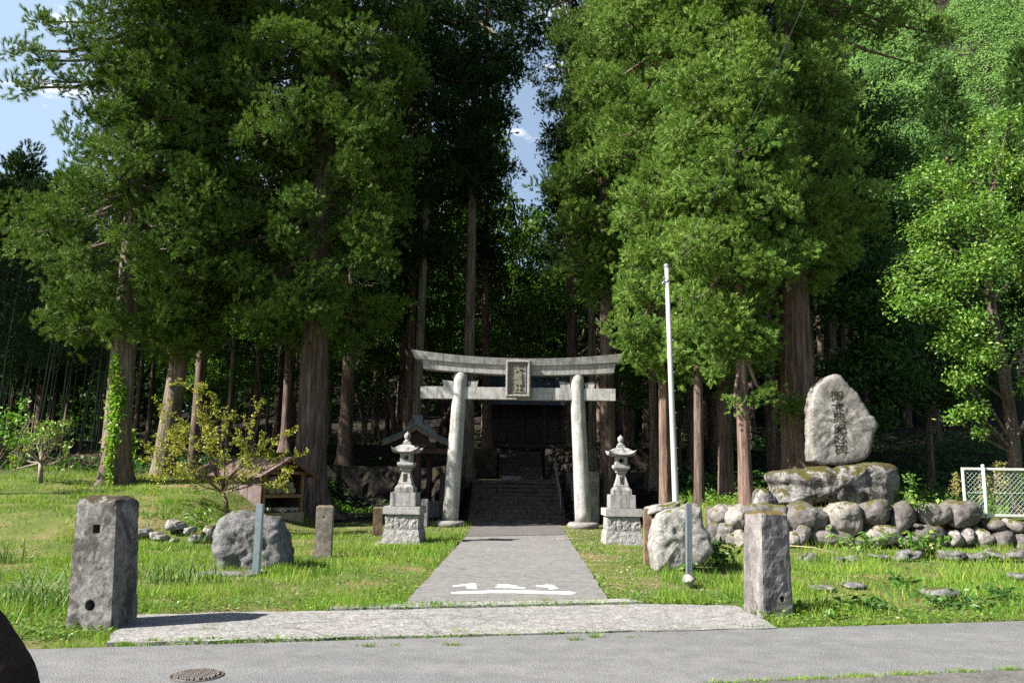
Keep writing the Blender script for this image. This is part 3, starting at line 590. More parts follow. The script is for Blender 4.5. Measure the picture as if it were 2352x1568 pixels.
# ================================================================== manhole, fence
iron = plain('cast_iron', (.13, .115, .11), (.08, .07, .066), 25, .7, .2, .2)
mc = gp(452, 1551); mr = 57 / FPX * mc.y
mh = thing('manhole_cover', (mc.x, mc.y, .004), 'round cast iron manhole cover with a raised grid in the road', 'manhole cover')
mb = MB(); mb.lathe([(mr * .9, 0), (mr * .9, .006), (mr * .985, .008), (mr, .001)], (mc.x, mc.y, 0), 48); part('rim', mb, iron, mh)
mb = MB(); mb.lathe([(mr * .87, .0), (mr * .87, .006)], (mc.x, mc.y, 0), 48); gr = MB()
for i in range(-8, 9):
    for j in range(-8, 9):
        x, y = i * mr * .098, j * mr * .098
        if math.hypot(x, y) < mr * .8 and (j % 2 == 0 or i % 3 == 0): gr.box((mc.x + x - .015, mc.y + y - .013, .005), (mc.x + x + .015, mc.y + y + .013, .02))
part('lid', mb, iron, mh); part('raised_grid', gr, plain('worn_iron', (.24, .215, .2), (.16, .14, .13), 30, .6, .1, .2), mh)
fence_m = plain('fence_paint', (.6, .6, .57), (.46, .46, .43), 12, .5, .05); wire_m = plain('fence_wire', (.55, .66, .63), (.45, .55, .53), 10, .5, 0)
GY = 19.35; A = at(2211, 1188, GY); zb = at(2300, 1186, GY).z; zt_ = at(2300, 1074, GY).z; XE = colx(2480, GY)
fe = thing('chain_link_fence', (A.x, GY, zb), 'white framed chain link fence panel on top of the boulder wall at the right edge', 'fence')
mb = MB(); xL = colx(2210, GY); mb.box((xL, GY - .025, zb), (xL + .05, GY + .025, zt_)); mb.box((xL + .05, GY - .025, zt_ - .06), (XE, GY + .025, zt_)); mb.box((xL + .05, GY - .025, zb), (XE, GY + .025, zb + .06)); part('frame', mb, fence_m, fe, bevel=.004)
mb = MB(); xP = colx(2256, GY); mb.tube([(xP, GY - .07, .3), (xP, GY - .07, zt_ + .03)], .035, 12); mb.lathe([(.04, 0), (.04, .03), (.02, .045)], (xP, GY - .07, zt_ + .03), 12); part('post', mb, wire_m, fe)
mb = MB(); st = .078; z0, z1 = zb + .05, zt_ - .05; hgt = z1 - z0; k = xL - hgt
while k < XE:
    for sgn in (1, -1):
        p0 = [k, z0] if sgn == 1 else [k, z1]; p1 = [k + hgt, z1] if sgn == 1 else [k + hgt, z0]
        for clip_lo in (xL + .03,):
            if p0[0] < clip_lo: t = (clip_lo - p0[0]) / (p1[0] - p0[0] + 1e-9); p0 = [clip_lo, p0[1] + (p1[1] - p0[1]) * t]
        if p1[0] > XE: t = (XE - p0[0]) / (p1[0] - p0[0] + 1e-9); p1 = [XE, p0[1] + (p1[1] - p0[1]) * t]
        if p1[0] > p0[0] + .01: mb.tube([(p0[0], GY + .004 * sgn, p0[1]), (p1[0], GY + .004 * sgn, p1[1])], .0026, 4, False)
    k += st * 1.41 / 1.0
mb.tube([(xL, GY - .01, zb + .55), (XE, GY - .01, zb + .56)], .005, 4, False)
part('mesh', mb, wire_m, fe, recalc=False)

# ================================================================== torii gate
TL, TR = gp(1034, 1190), gp(1340, 1194); TY = (TL.y + TR.y) / 2; TY = 25.0
to = thing('torii_gate', (0.15, TY, 0), 'large pale granite torii gate with a carved plaque over the path', 'torii gate')
def pillar(pb0, pt0, rb, rt):
    b, t = at(*pb0, TY), at(*pt0, TY); b.z = .12; mb = MB(); n = 14
    mb.tube([b + (t - b) * (i / n) for i in range(n + 1)], [rb + (rt - rb) * (i / n) for i in range(n + 1)], 32); return part('pillar', mb, torii_stone, to), b, t
_, b1, t1 = pillar((1034, 1188), (1059, 852), .247, .215); _, b2, t2 = pillar((1339.5, 1193), (1324.5, 855), .25, .218)
for bb in (b1, b2):
    mb = MB(); mb.lathe([(.40, -.06), (.46, 0), (.49, .06), (.48, .12), (.43, .165), (.3, .18)], (bb.x, bb.y, 0), 32); part('foot_stone', mb, torii_foot, to)
def curved_beam(name, pl, pm_, pr, hl, hm, d0, d1, slant_l, slant_r, m, n=40):
    """beam whose top runs through three picture points; heights in metres; slanted ends"""
    a, mm, b = at(*pl, TY), at(*pm_, TY), at(*pr, TY); mb = MB(); vs = []; fs = []
    for i in range(n + 1):
        t = i / n; u = 2 * t - 1; x = a.x + (b.x - a.x) * t; lin = a.z + (b.z - a.z) * t; zt = lin - (lin - (mm.z + (b.z - a.z) * (t - .5))) * (1 - abs(u) ** 2.0)
        h = hm + (hl - hm) * u * u; sh = slant_l * (1 - t) ** 4 - slant_r * t ** 4; x2 = x + sh
        vs += [(x, TY - d0, zt), (x, TY, zt + .05 * (name == 'top_beam')), (x, TY + d0, zt), (x2, TY + d1, zt - h), (x2, TY - d1, zt - h)]
    for i in range(n):
        for k in range(5): fs.append((i * 5 + k, i * 5 + (k + 1) % 5, (i + 1) * 5 + (k + 1) % 5, (i + 1) * 5 + k))
    fs += [(4, 3, 2, 1, 0), tuple(range(n * 5, n * 5 + 5))]; mb.add(vs, fs); return part(name, mb, m, to, bevel=.01)
curved_beam('top_beam', (947, 806), (1187, 826.5), (1432, 815), .27, .215, .36, .30, .12, .12, torii_stone)
curved_beam('upper_beam', (971, 825.5), (1187, 841), (1412, 836), .31, .30, .255, .22, .05, .05, torii_stone)
a, b = at(967, 887.5, TY), at(1413, 893.5, TY); mb = MB(); mb.box((a.x, TY - .13, a.z - .385), (b.x, TY + .13, a.z)); part('tie_beam', mb, torii_stone, to, bevel=.012)
zn = a.z
for tpx, s in ((1030, 1), (1085, -1), (1298, 1), (1353, -1)):
    c0 = colx(tpx, TY, zn); mb = MB(); w = .3; hh = .17; x0, x1 = c0 - w / 2, c0 + w / 2; o_ = -.03 * s
    mb.prism([(x0 + (.03 if s == -1 else 0), TY - .1, zn + .002), (x1 - (.03 if s == 1 else 0) * 0, TY - .1, zn + .002), (x1 + (.04 if s == -1 else 0), TY - .1, zn + hh + (.05 if s == -1 else .0)), (x0 - (.04 if s == 1 else 0), TY - .1, zn + hh + (.05 if s == 1 else 0))], (0, .2, 0)); part('wedge', mb, torii_stone, to, bevel=.006)
# plaque hanging between the beams
pa, pz = at(1163, 827, TY - .42), at(1218, 912, TY - .42); cx = (pa.x + pz.x) / 2; hw = (pz.x - pa.x) / 2; PZ0, PZ1 = pz.z, pa.z; py = TY - .42
pq = thing('plaque', (cx, py, PZ0), 'grey stone plaque with a scalloped frame and raised characters hanging in the torii gate', 'plaque')
mb = MB(); mb.box((cx - hw + .06, py + .05, PZ0 + .06), (cx + hw - .06, py + .17, PZ1 - .06)); part('panel', mb, plaque_stone, pq)
mb = MB(); fr = .1
def scal(n, f):
    return [f(i / n) for i in range(n)]
out = []
per = [(-hw, PZ0), (hw, PZ0), (hw, PZ1), (-hw, PZ1)]
for k in range(4):
    p, q = per[k], per[(k + 1) % 4]; ln = math.hypot(q[0] - p[0], q[1] - p[1]); nn = int(ln / .022); dx, dz = (q[0] - p[0]) / ln, (q[1] - p[1]) / ln; ns = round(ln / .125)
    for j in range(nn):
        t = j / nn; w = .016 * abs(math.sin(math.pi * ns * t)) ; out.append((p[0] + (q[0] - p[0]) * t + dz * w, p[1] + (q[1] - p[1]) * t - dx * w))
def inner(p, s): return (cx * 0 + max(-hw + s, min(hw - s, p[0])), max(PZ0 + s, min(PZ1 - s, p[1])))
N_ = len(out); vs = []; fs = []
for (s, yy) in ((None, py + .16), (None, py), (.035, py - .03), (.07, py - .02), (.1, py + .06)):
    for p in out:
        q = p if s is None else inner(p, s); vs.append((cx + q[0], yy, q[1]))
for r_ in range(4):
    for k in range(N_): fs.append((r_ * N_ + k, r_ * N_ + (k + 1) % N_, (r_ + 1) * N_ + (k + 1) % N_, (r_ + 1) * N_ + k))
mb.add(vs, fs); part('frame', mb, plaque_stone, pq)
mb = MB()
for (x0, x1, z0, z1) in ((-hw + .14, -hw + .165, PZ0 + .14, PZ1 - .14), (hw - .165, hw - .14, PZ0 + .14, PZ1 - .14), (-hw + .165, hw - .165, PZ0 + .14, PZ0 + .165), (-hw + .165, hw - .165, PZ1 - .165, PZ1 - .14)): mb.box((cx + x0, py + .03, z0), (cx + x1, py + .055, z1))
part('border', mb, plaque_stone, pq)
hh_ = PZ1 - PZ0
letters('大歳神社', [(cx - .01, py + .035, PZ1 - hh_ * f) for f in (.25, .43, .61, .78)], .235, letter_stone, pq, 'inscription', R(4), 1.15, .008, .05)

# ================================================================== stone lanterns
def lantern(base, yaw, label):
    L_ = thing('stone_lantern', base, label, 'stone lantern', 'stone lanterns beside the path'); b = Vector(base); q = Matrix.Rotation(yaw, 3, 'Z')
    def rock_block(name, prof, m, amp, seed, cuts=()):
        mb = MB(); seg = 22; per = []
        for k in range(4):
            a0 = [(-1, -1), (1, -1), (1, 1), (-1, 1)][k]; a1 = [(1, -1), (1, 1), (-1, 1), (-1, -1)][k]
            for j in range(seg): t = j / seg; per.append((a0[0] + (a1[0] - a0[0]) * t, a0[1] + (a1[1] - a0[1]) * t))
        n = len(per); vs = []; fs = []; nr = 10
        for i in range(nr + 1):
            t = i / nr; h = prof[0][0] + (prof[1][0] - prof[0][0]) * t; z = prof[0][1] + (prof[1][1] - prof[0][1]) * t
            for (x, y) in per:
                e = min(1, min(t, 1 - t) * 5); cut = 1
                for cp in cuts:
                    u = x if abs(y) > .999 else y; cut = min(cut, abs(u - cp) * 14)
                p_ = Vector((x * h, y * h, z)); d = Vector((x if abs(x) > .999 else 0, y if abs(y) > .999 else 0, 0)).normalized()
                p_ += d * (amp * (.45 + mnoise.fractal(p_ * 9 + Vector((seed, 0, 0)), .7, 2, 4) * .9) * e * min(1, cut) - (.008 if cut < .5 else 0)); vs.append(q @ p_ + b)
        for i in range(nr):
            for k in range(n): fs.append((i * n + k, i * n + (k + 1) % n, (i + 1) * n + (k + 1) % n, (i + 1) * n + k))
        fs += [tuple(range(n - 1, -1, -1)), tuple(range(nr * n, nr * n + n))]; mb.add(vs, fs); return part(name, mb, m, L_)
    def sq(name, prof, m, bev=.008, seg=1): mb = MB(); mb.sqloft(prof, b, yaw, seg); return part(name, mb, m, L_, bevel=bev)
    rock_block('footing', [(.46, -.08), (.395, .315)], granite_rough, .016, 1)
    rock_block('plinth', [(.385, .32), (.375, .645)], granite_rough, .02, 5, (-.42, .42))
    sq('base_slab', [(.432, .65), (.432, .825)], granite); sq('pedestal_block', [(.303, .83), (.3, 1.145)], granite_stain)
    sq('step_block', [(.222, 1.148), (.222, 1.255), (.205, 1.275), (.165, 1.33), (.155, 1.333)], granite_stain, .005)
    sh = sq('shaft', [(.155, 1.335), (.158, 1.35), (.155, 1.375), (.118, 1.5), (.095, 1.6), (.09, 1.64), (.125, 1.665), (.132, 1.68), (.125, 1.7), (.1, 1.705)], granite, .004)
    f = q @ Vector((0, -.134, 0)); f2 = q @ Vector((0, -.112, 0))
    letters('献燈', [(b.x + f2.x, b.y + f2.y - .006, b.z + 1.535), (b.x + f.x, b.y + f.y - .006, b.z + 1.44)], .105, ink, sh, 'inscription', 0, 1, .0015, .02, -.28)
    sq('platform', [(.12, 1.71), (.15, 1.725), (.192, 1.775), (.192, 1.835), (.185, 1.845)], granite, .005)
    lb = sq('light_box', [(.137, 1.848), (.137, 2.05)], granite, .006)
    c1 = MB()
    for ax in (0, 1):
        w = .066; hh = .052; zc = 1.95; pts = []
        for k in range(20):
            t = 2 * math.pi * k / 20; x = math.copysign(abs(math.cos(t)) ** .5, math.cos(t)) * w; z = math.copysign(abs(math.sin(t)) ** .5, math.sin(t)) * hh
            pts.append(b + q @ (Vector((x, -.3, zc + z)) if ax == 0 else Vector((-.3, x, zc + z))))
        cm = MB(); cm.prism(pts, q @ (Vector((0, .6, 0)) if ax == 0 else Vector((.6, 0, 0)))); bool_cut(lb, cm)
    mb = MB(); mb.sqloft([(.2, 2.053), (.3, 2.07, .1), (.315, 2.085, .105), (.31, 2.1, .105), (.275, 2.115, .07), (.235, 2.15, .03), (.205, 2.2, .01), (.17, 2.235, 0), (.11, 2.255, 0)], b, yaw, 10, 0, 3.2); part('roof', mb, granite_stain, L_)
    fn = sq('finial_base', [(.093, 2.256), (.093, 2.31), (.085, 2.315)], granite_stain, .004)
    mb = MB(); mb.lathe([(.088, 2.318), (.088, 2.335), (.06, 2.36), (.045, 2.375), (.055, 2.39), (.074, 2.42), (.078, 2.46), (.073, 2.5), (.05, 2.525), (.02, 2.538), (.01, 2.565), (.0, 2.575)], b, 20); part('finial', mb, granite_stain, L_)
    return L_
lb_ = gp(922, 1248); lantern((lb_.x, lb_.y + .45, 0), R(-4), 'pale granite lantern left of the path, in front of the dark roofed water pavilion')
rb_ = gp(1434, 1252); lantern((rb_.x, rb_.y + .45, 0), R(1), 'pale granite lantern right of the path, next to the pale boulder and flagpole')
mb = MB(); p_ = gp(925, 1247); mb.box((p_.x - .62, p_.y - .03, -.02), (p_.x + .55, p_.y + .0, .035)); tag(part('stone_slab', mb, granite, bevel=.006), 'thin stone strip in the grass along the front of the left lantern', 'stone slab')

# ================================================================== log shed
rustred = stone('painted_tin', (.12, .068, .062), (.17, .112, .105), (.21, .155, .147), 1.3, 30, .3, .01, streak=.25, rough=.55)
board_m = stone('shed_boards', (.12, .065, .056), (.17, .125, .12), (.23, .21, .21), 1.6, 25, .5, .01, streak=.5, rough=.7)
wood_m = plain('raw_wood', (.26, .16, .085), (.15, .09, .05), 12, .8, .3, 0, (1, 1, .2)); dark_wood = plain('dark_wood', (.06, .035, .025), (.03, .018, .014), 10, .8, .3)
SA = Vector((-6.98, 22.9, .0)); ux = Vector((.635, .772, 0)); uy = Vector((-.772, .635, 0)); SW = 1.42; SL = 3.6; Z0 = .12; ZW = 1.52; ZR = 1.97
shed = thing('log_shed', (SA + ux * SW / 2).to_tuple(), 'small woodshed with a reddish tin roof and plank sides behind the yellow green shrub', 'shed')
def sp(u, v, z): p = SA + ux * u + uy * v; return Vector((p.x, p.y, z))
def sbox(u0, u1, v0, v1, z0, z1, mb): mb.hexa([sp(u0, v0, z0), sp(u1, v0, z0), sp(u1, v1, z0), sp(u0, v1, z0)], [sp(u0, v0, z1), sp(u1, v0, z1), sp(u1, v1, z1), sp(u0, v1, z1)])
cream = stone('cream_concrete', (.27, .23, .15), (.36, .32, .23), None, 4, 40, .3, .01, dark=.2)
mb = MB(); sbox(.0, SW, -.02, SL, -.2, .42, mb); part('foundation', mb, cream, shed)
rs = random.Random(2)
for side, name in ((0, 'side_wall'), (1, 'side_wall')):
    mb = MB(); v = 0.0
    while v < SL - .05:
        w = rs.uniform(.19, .27); e = rs.uniform(0, .03); u0 = (-.03 - e) if side == 0 else SW + .0; lo = .37 + rs.uniform(-.03, .03) + .12 * v * 1.15 + (.0 if v > .4 else -.05)
        sbox(u0, u0 + .025, v, min(SL, v + w - .008), lo, ZW + .03, mb); v += w
    part(name, mb, board_m, shed)
mb = MB(); sbox(.06, SW - .06, SL - .06, SL - .03, .42, ZW, mb); part('back_wall', mb, dark_wood, shed)
for u in (.02, SW - .1): mb = MB(); sbox(u, u + .08, .02, .1, .42, ZW, mb); part('post', mb, wood_m, shed)
mb = MB(); sbox(.1, SW - .1, .0, .05, .84, .93, mb); sbox(.1, SW - .1, .05, SL - .1, .86, .9, mb); part('shelf', mb, wood_m, shed)
mb = MB(); sbox(-.05, SW + .05, -.02, .06, ZW - .02, ZW + .07, mb); sbox(SW / 2 - .04, SW / 2 + .04, 0, .05, ZW + .071, ZR - .06, mb); part('gable_tie', mb, wood_m, shed)
mb = MB(); ov = .3; eo = .28
for s in (0, 1):
    ue = -eo if s == 0 else SW + eo; ze = ZW - .1
    a0, a1 = sp(SW / 2, -ov, ZR), sp(SW / 2, SL + .15, ZR); b0, b1 = sp(ue, -ov, ze), sp(ue, SL + .15, ze)
    t = Vector((0, 0, .03)); mb.hexa([a0, b0, b1, a1], [a0 + t, b0 + t, b1 + t, a1 + t])
    for k in range(1, 9):
        f = k / 9; p0, p1 = a0 + (a1 - a0) * f + t, b0 + (b1 - b0) * f + t; mb.tube([p0, p1], .012, 4)
part('roof', mb, rustred, shed)
mb = MB()
for s in (0, 1):
    ue = -eo if s == 0 else SW + eo; ze = ZW - .1; a0 = sp(SW / 2, -ov + .01, ZR - .005); b0 = sp(ue, -ov + .01, ze - .005); d = Vector((0, 0, -.085)); w = uy * .03
    mb.hexa([a0 + d, b0 + d, b0 + d + w, a0 + d + w], [a0, b0, b0 + w, a0 + w])
part('barge_board', mb, plain('barge', (.13, .055, .045), (.08, .035, .03), 8, .6, .1), shed)
log_end = plain('log_end', (.36, .31, .23), (.24, .2, .14), 20, .9, .2)
for i, (u, z, r_) in enumerate([(.42, 1.3, .155), (.38, 1.02, .1), (.62, 1.03, .1), (.85, 1.02, .098), (1.08, 1.03, .105), (.74, 1.19, .09), (1.0, 1.2, .09)]):
    mb = MB(); mb.tube([sp(u, .08 + .03 * (i % 3), z), sp(u, 1.1, z)], r_, 18); o = part('log', mb, log_end); tag(o, 'short sawn log with its round end showing in the open end of the shed', 'log', 'logs in the shed')
pipe_m = plain('pvc', (.62, .58, .5), (.45, .42, .36), 9, .4, 0)
for i, (u, z, v0, r_) in enumerate([(.16, .53, -.12, .05), (.56, .5, -.2, .055), (.78, .5, -.02, .045), (1.02, .5, 0, .05), (1.2, .5, .02, .05)]):
    mb = MB(); n = 16; ax = -uy; c0, c1 = sp(u, v0, z), sp(u + .1, 1.6, z); vs = []; fs = []
    mb.tube([c0, c1], r_, 16, False); mb.tube([c0, c1], r_ * .72, 16, False)
    for (cc, f) in ((c0, 1),):
        base = len(mb.v)
        mb.add([mb.v[k] for k in range(16)] + [mb.v[32 + k] for k in range(16)], [(k, (k + 1) % 16, 16 + (k + 1) % 16, 16 + k) for k in range(16)])
    o = part('pipe', mb, pipe_m, recalc=False); tag(o, 'pale plastic pipe lying on the floor of the log shed', 'pipe', 'pipes in the log shed')

# ================================================================== water pavilion
PY = 29.0; maroon = plain('maroon_wood', (.1, .045, .045), (.06, .028, .03), 6, .6, .1, 0, (1, 1, .2)); roof_m = plain('pavilion_tiles', (.13, .13, .145), (.08, .08, .095), 5, .5, .3); verdigris = plain('verdigris', (.16, .27, .25), (.09, .17, .17), 9, .6, .1)
pav = thing('water_pavilion', (at(957, 1140, PY).x, PY + .8, 0), 'dark gabled water pavilion with a scrolled ridge ornament behind the left lantern', 'pavilion')
xl, xr = at(879, 1013, PY).x, at(1034, 1016, PY).x; xm = at(957, 976, PY).x; zr = at(957, 975, PY).z; ze = at(879, 1013, PY).z; PD = 2.3
def roofline(t): # t -1..1 -> (x,z) concave
    u = abs(t); x = xm + ((xr - xm) if t > 0 else (xm - xl)) * t; return x, zr + (ze - zr) * (u ** .82) - .0 + .05 * max(0, u - .8) * 2
mb = MB(); vs = []; fs = []; n = 32
for yy in (PY, PY + PD):
    for off in (0, -.11):
        for i in range(n + 1): x, z = roofline(-1 + 2 * i / n); vs.append((x, yy, z + off))
m_ = n + 1
for i in range(n): fs += [(i, i + 1, m_ + i + 1, m_ + i), (2 * m_ + i, 3 * m_ + i, 3 * m_ + i + 1, 2 * m_ + i + 1), (i, 2 * m_ + i, 2 * m_ + i + 1, i + 1), (m_ + i, m_ + i + 1, 3 * m_ + i + 1, 3 * m_ + i)]
fs += [(0, m_, 3 * m_, 2 * m_), (n, 2 * m_ + n, 3 * m_ + n, m_ + n)]; mb.add(vs, fs); part('roof', mb, roof_m, pav)
mb = MB(); vs = []; fs = []
for (yy, off) in ((PY - .05, .02), (PY - .05, .055), (PY + .1, .055), (PY + .1, .02)):
    for i in range(n + 1): x, z = roofline(-1 + 2 * i / n); vs.append((x, yy, z + off))
for i in range(n):
    for k in range(4): fs.append((k * m_ + i, ((k + 1) % 4) * m_ + i, ((k + 1) % 4) * m_ + i + 1, k * m_ + i + 1))
mb.add(vs, fs); part('copper_edge', mb, verdigris, pav)
mb = MB(); vs = []; fs = []
for (yy, off) in ((PY - .03, -.17), (PY - .03, .0), (PY + .05, .0), (PY + .05, -.17)):
    for i in range(n + 1): x, z = roofline(-.97 + 1.94 * i / n); vs.append((x, yy, z + off))
for i in range(n):
    for k in range(4): fs.append((k * m_ + i, ((k + 1) % 4) * m_ + i, ((k + 1) % 4) * m_ + i + 1, k * m_ + i + 1))
mb.add(vs, fs); part('barge_board', mb, plain('barge_brown', (.2, .15, .14), (.12, .09, .082), 7, .7, .2), pav)
# ridge ornament: scrolled outline
orn = [(920, 1004), (919, 997), (923, 993), (928, 995), (930, 985), (936, 979), (938, 970), (943, 965), (948, 966), (948, 971), (946, 973), (950, 973), (949, 953), (971, 953), (971, 973), (976, 973), (972, 970), (974, 964), (981, 963), (986, 969), (987, 978), (992, 984), (995, 990), (1001, 992), (1003, 1002), (990, 1000), (960, 978), (955, 976), (950, 978), (935, 990)]
mb = MB(); mb.prism([at(x, y, PY - .02) for x, y in orn], (0, .25, 0)); part('ridge_ornament', mb, plain('ornament_tile', (.2, .2, .23), (.12, .12, .145), 9, .5, .3), pav, bevel=.015)
for (cx_, cy_) in ((943, 972), (980, 971)):
    c_ = at(cx_, cy_, PY - .05); mb = MB(); mb.tube([c_ + Vector((.075 * math.cos(w) * (1 - w / 14), 0, .075 * math.sin(w) * (1 - w / 14))) for w in [k * .5 for k in range(20)]], .013, 6); part('scroll', mb, MATS['ornament_tile'], pav)
mb = MB(); mb.box((xm - .06, PY - .0, zr + .02), (xm + .18, PY + PD, zr + .26)); part('ridge', mb, roof_m, pav)
for px in (959, 976):
    x = colx(px, PY + .3, 1); yy = PY + .3 if px == 959 else PY + 1.7; mb = MB(); mb.tube([(x, yy, 0), (x, yy, 2.5)], .115, 16); part('pillar', mb, maroon, pav)
for yy in (PY + .3, PY + 1.7):
    mb = MB(); x = colx(1024, PY + .3, 1) + .25; mb.tube([(x, yy, 0), (x, yy, 2.5)], .1, 16); part('pillar', mb, maroon, pav)
mb = MB(); mb.box((colx(900, PY, 2), PY + .22, 2.3), (colx(1040, PY, 2), PY + .36, 2.48)); part('cross_beam', mb, maroon, pav); mb = MB(); mb.box((colx(905, PY, 2), PY + 1.6, 2.28), (colx(1040, PY, 2), PY + 1.78, 2.45)); part('cross_beam', mb, maroon, pav)
mb = MB(); mb.prism([(xm - .75, PY + .12, 2.49), (xm + .8, PY + .12, 2.49), (xm, PY + .12, zr - .2)], (0, .06, 0)); part('gable_board', mb, dark_wood, pav)
mb = MB(); c_ = at(965, 1022, PY - .06); 
for k in range(7): mb.lathe([(.02, -.05), (.075, 0), (.02, .05)], (c_.x - .16 + k * .055, PY + .05, c_.z + .03 * math.sin(k * 1.7)), 8)
part('gable_carving', mb, plain('carving_wood', (.2, .11, .05), (.1, .05, .03), 20, .7, .2), pav)
mb = MB(); a = at(968, 1141, PY + .2); b = at(984, 1143, PY + .2); mb.sqloft([(.38, 0), (.4, .5), (.4, .56), (.32, .56), (.3, .45)], (a.x + .45, PY + .9, 0)); tag(part('stone_basin', mb, torii_foot, bevel=.01), 'grey stone water basin standing inside the dark water pavilion', 'basin')
mb = MB(); a = at(968, 1141, 24.5); mb.box((at(967, 1140, 24.5).x, 24.5, 0), (at(983, 1140, 24.5).x, 24.85, .82)); tag(part('stone_pedestal', mb, granite_stain, bevel=.015), 'grey squared stone block partly hidden right behind the left lantern', 'stone block')
for i, (x0, x1, y0, y1, lab) in enumerate([(812, 854, 1176, 1186, 'long low rough kerbstone on the bare soil left of the short rusty post'), (796, 812, 1179, 1188, 'short dark brick shaped stone at the left end of the low kerbstone')]):
    p0, p1 = gp(x0, y1), gp(x1, y1); mb = MB(); mb.box((p0.x, p0.y, -.03), (p1.x, p0.y + .25, .13)); tag(part('kerbstone', mb, boulder_grey, bevel=.015), lab, 'kerbstone')
mb = MB(); p0, p1 = gp(1064, 1196), gp(1096, 1196); mb.box((p0.x, p0.y, -.03), (p1.x, p0.y + .35, .1)); tag(part('kerbstone', mb, torii_foot, bevel=.015), 'dark low kerbstone beside the left foot of the torii gate', 'kerbstone')

# ================================================================== stairs, terrace walls, hall
stairs = thing('stone_stairs', (.3, 27.3, 0), 'wide flight of worn dark stone steps behind the torii gate', 'stairs')
for i in range(10):
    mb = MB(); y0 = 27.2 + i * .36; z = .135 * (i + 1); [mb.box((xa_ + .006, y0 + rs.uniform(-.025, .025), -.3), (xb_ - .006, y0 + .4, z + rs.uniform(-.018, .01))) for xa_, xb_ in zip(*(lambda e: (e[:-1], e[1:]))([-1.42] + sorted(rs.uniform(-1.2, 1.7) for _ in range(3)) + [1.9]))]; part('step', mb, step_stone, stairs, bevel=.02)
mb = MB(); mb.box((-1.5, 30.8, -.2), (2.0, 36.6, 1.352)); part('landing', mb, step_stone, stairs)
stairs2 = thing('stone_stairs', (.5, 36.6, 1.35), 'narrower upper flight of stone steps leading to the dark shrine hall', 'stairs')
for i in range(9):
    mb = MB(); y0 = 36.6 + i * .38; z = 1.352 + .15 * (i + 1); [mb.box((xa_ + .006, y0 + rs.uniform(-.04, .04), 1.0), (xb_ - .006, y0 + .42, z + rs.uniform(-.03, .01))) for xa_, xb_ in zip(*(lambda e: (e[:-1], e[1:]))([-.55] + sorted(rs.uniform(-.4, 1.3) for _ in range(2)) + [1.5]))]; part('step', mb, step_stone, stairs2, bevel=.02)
mb = MB(); c_ = at(1194, 1102, 33.5); mb.box((at(1152, 1110, 33.5).x, 33.5, 1.3), (at(1197, 1110, 33.5).x, 33.75, 1.52)); tag(part('stone_slab', mb, boulder_pale, bevel=.02), 'pale stone slab lying across the landing of the shrine steps', 'stone slab')
rail_m = plain('rail_steel', (.3, .3, .3), (.2, .2, .2), 10, .4, 0, .6)
hr = thing('handrail', (1.85, 28, .3), 'thin metal handrail along the right side of the shrine steps', 'handrail')
tops = []
for i in range(5):
    y0 = 27.6 + i * .9; zb_ = .135 * ((y0 - 27.2) / .36 + .7); x = 1.72; mb = MB(); mb.tube([(x, y0, zb_ - .1), (x, y0, zb_ + .8)], .019, 8); part('post', mb, rail_m, hr); tops.append((x, y0, zb_ + .8))
mb = MB(); mb.tube(tops, .019, 8); part('rail', mb, rail_m, hr)
def rock_wall(name, x0, x1, Y, z0, z1, label, cell, seed, depth=.9, axis=0, m=dark_wall):
    """rough stacked stone wall along x (axis 0) or y (axis 1)"""
    r = random.Random(seed); mb = MB(); nx = max(2, int(abs(x1 - x0) / (cell / 5))); nzv = max(3, int((z1 - z0) / (cell / 5))); cells = [(r.uniform(x0, x1), r.uniform(z0, z1)) for _ in range(max(3, int(abs(x1 - x0) * (z1 - z0) / cell ** 2 * 1.1)))]; cells += []
    vs = []; fs = []
    for i in range(nx + 1):
        for j in range(nzv + 1):
            u = x0 + (x1 - x0) * i / nx; z = z0 + (z1 - z0) * j / nzv; d = sorted(math.hypot(u - a, (z - b) * 1.25) for a, b in cells); e = min(1, (d[1] - d[0]) / (cell * .35))
            off = -.13 * e ** .5 + .05 * mnoise.fractal(Vector((u * 3, z * 3, seed)), .8, 2, 4) + .1 * (j / nzv); top = .1 * mnoise.noise(Vector((u * 1.3, seed, 0))) * (j == nzv)
            vs.append((u, Y + off, z + top) if axis == 0 else (Y + off, u, z + top))
    for i in range(nx):
        for j in range(nzv): fs.append((i * (nzv + 1) + j, (i + 1) * (nzv + 1) + j, (i + 1) * (nzv + 1) + j + 1, i * (nzv + 1) + j + 1))
    base = len(vs)
    for i in range(nx + 1): u = x0 + (x1 - x0) * i / nx; p = vs[i * (nzv + 1) + nzv]; vs.append((u, Y + depth, p[2] - .02) if axis == 0 else (Y + depth, u, p[2] - .02)); vs.append((u, Y + depth, z0) if axis == 0 else (Y + depth, u, z0))
    for i in range(nx): fs += [(i * (nzv + 1) + nzv, (i + 1) * (nzv + 1) + nzv, base + 2 * i + 2, base + 2 * i), (base + 2 * i, base + 2 * i + 2, base + 2 * i + 3, base + 2 * i + 1)]
    fs += [tuple([k for k in range(nzv + 1)] + [base, base + 1]), tuple([nx * (nzv + 1) + k for k in range(nzv + 1)][::-1] + [base + 2 * nx + 1, base + 2 * nx])]
    mb.add(vs, fs, False); return tag(part(name, mb, m), label, 'stone wall')
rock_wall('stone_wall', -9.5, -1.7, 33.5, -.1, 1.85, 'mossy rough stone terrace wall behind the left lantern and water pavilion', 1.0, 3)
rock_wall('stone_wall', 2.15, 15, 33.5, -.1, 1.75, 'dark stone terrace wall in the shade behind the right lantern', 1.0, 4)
rock_wall('stone_wall', 27.0, 33.4, -1.75, -.1, 1.5, 'mossy side wall along the left of the wide shrine steps', .5, 5, -.6, 1)
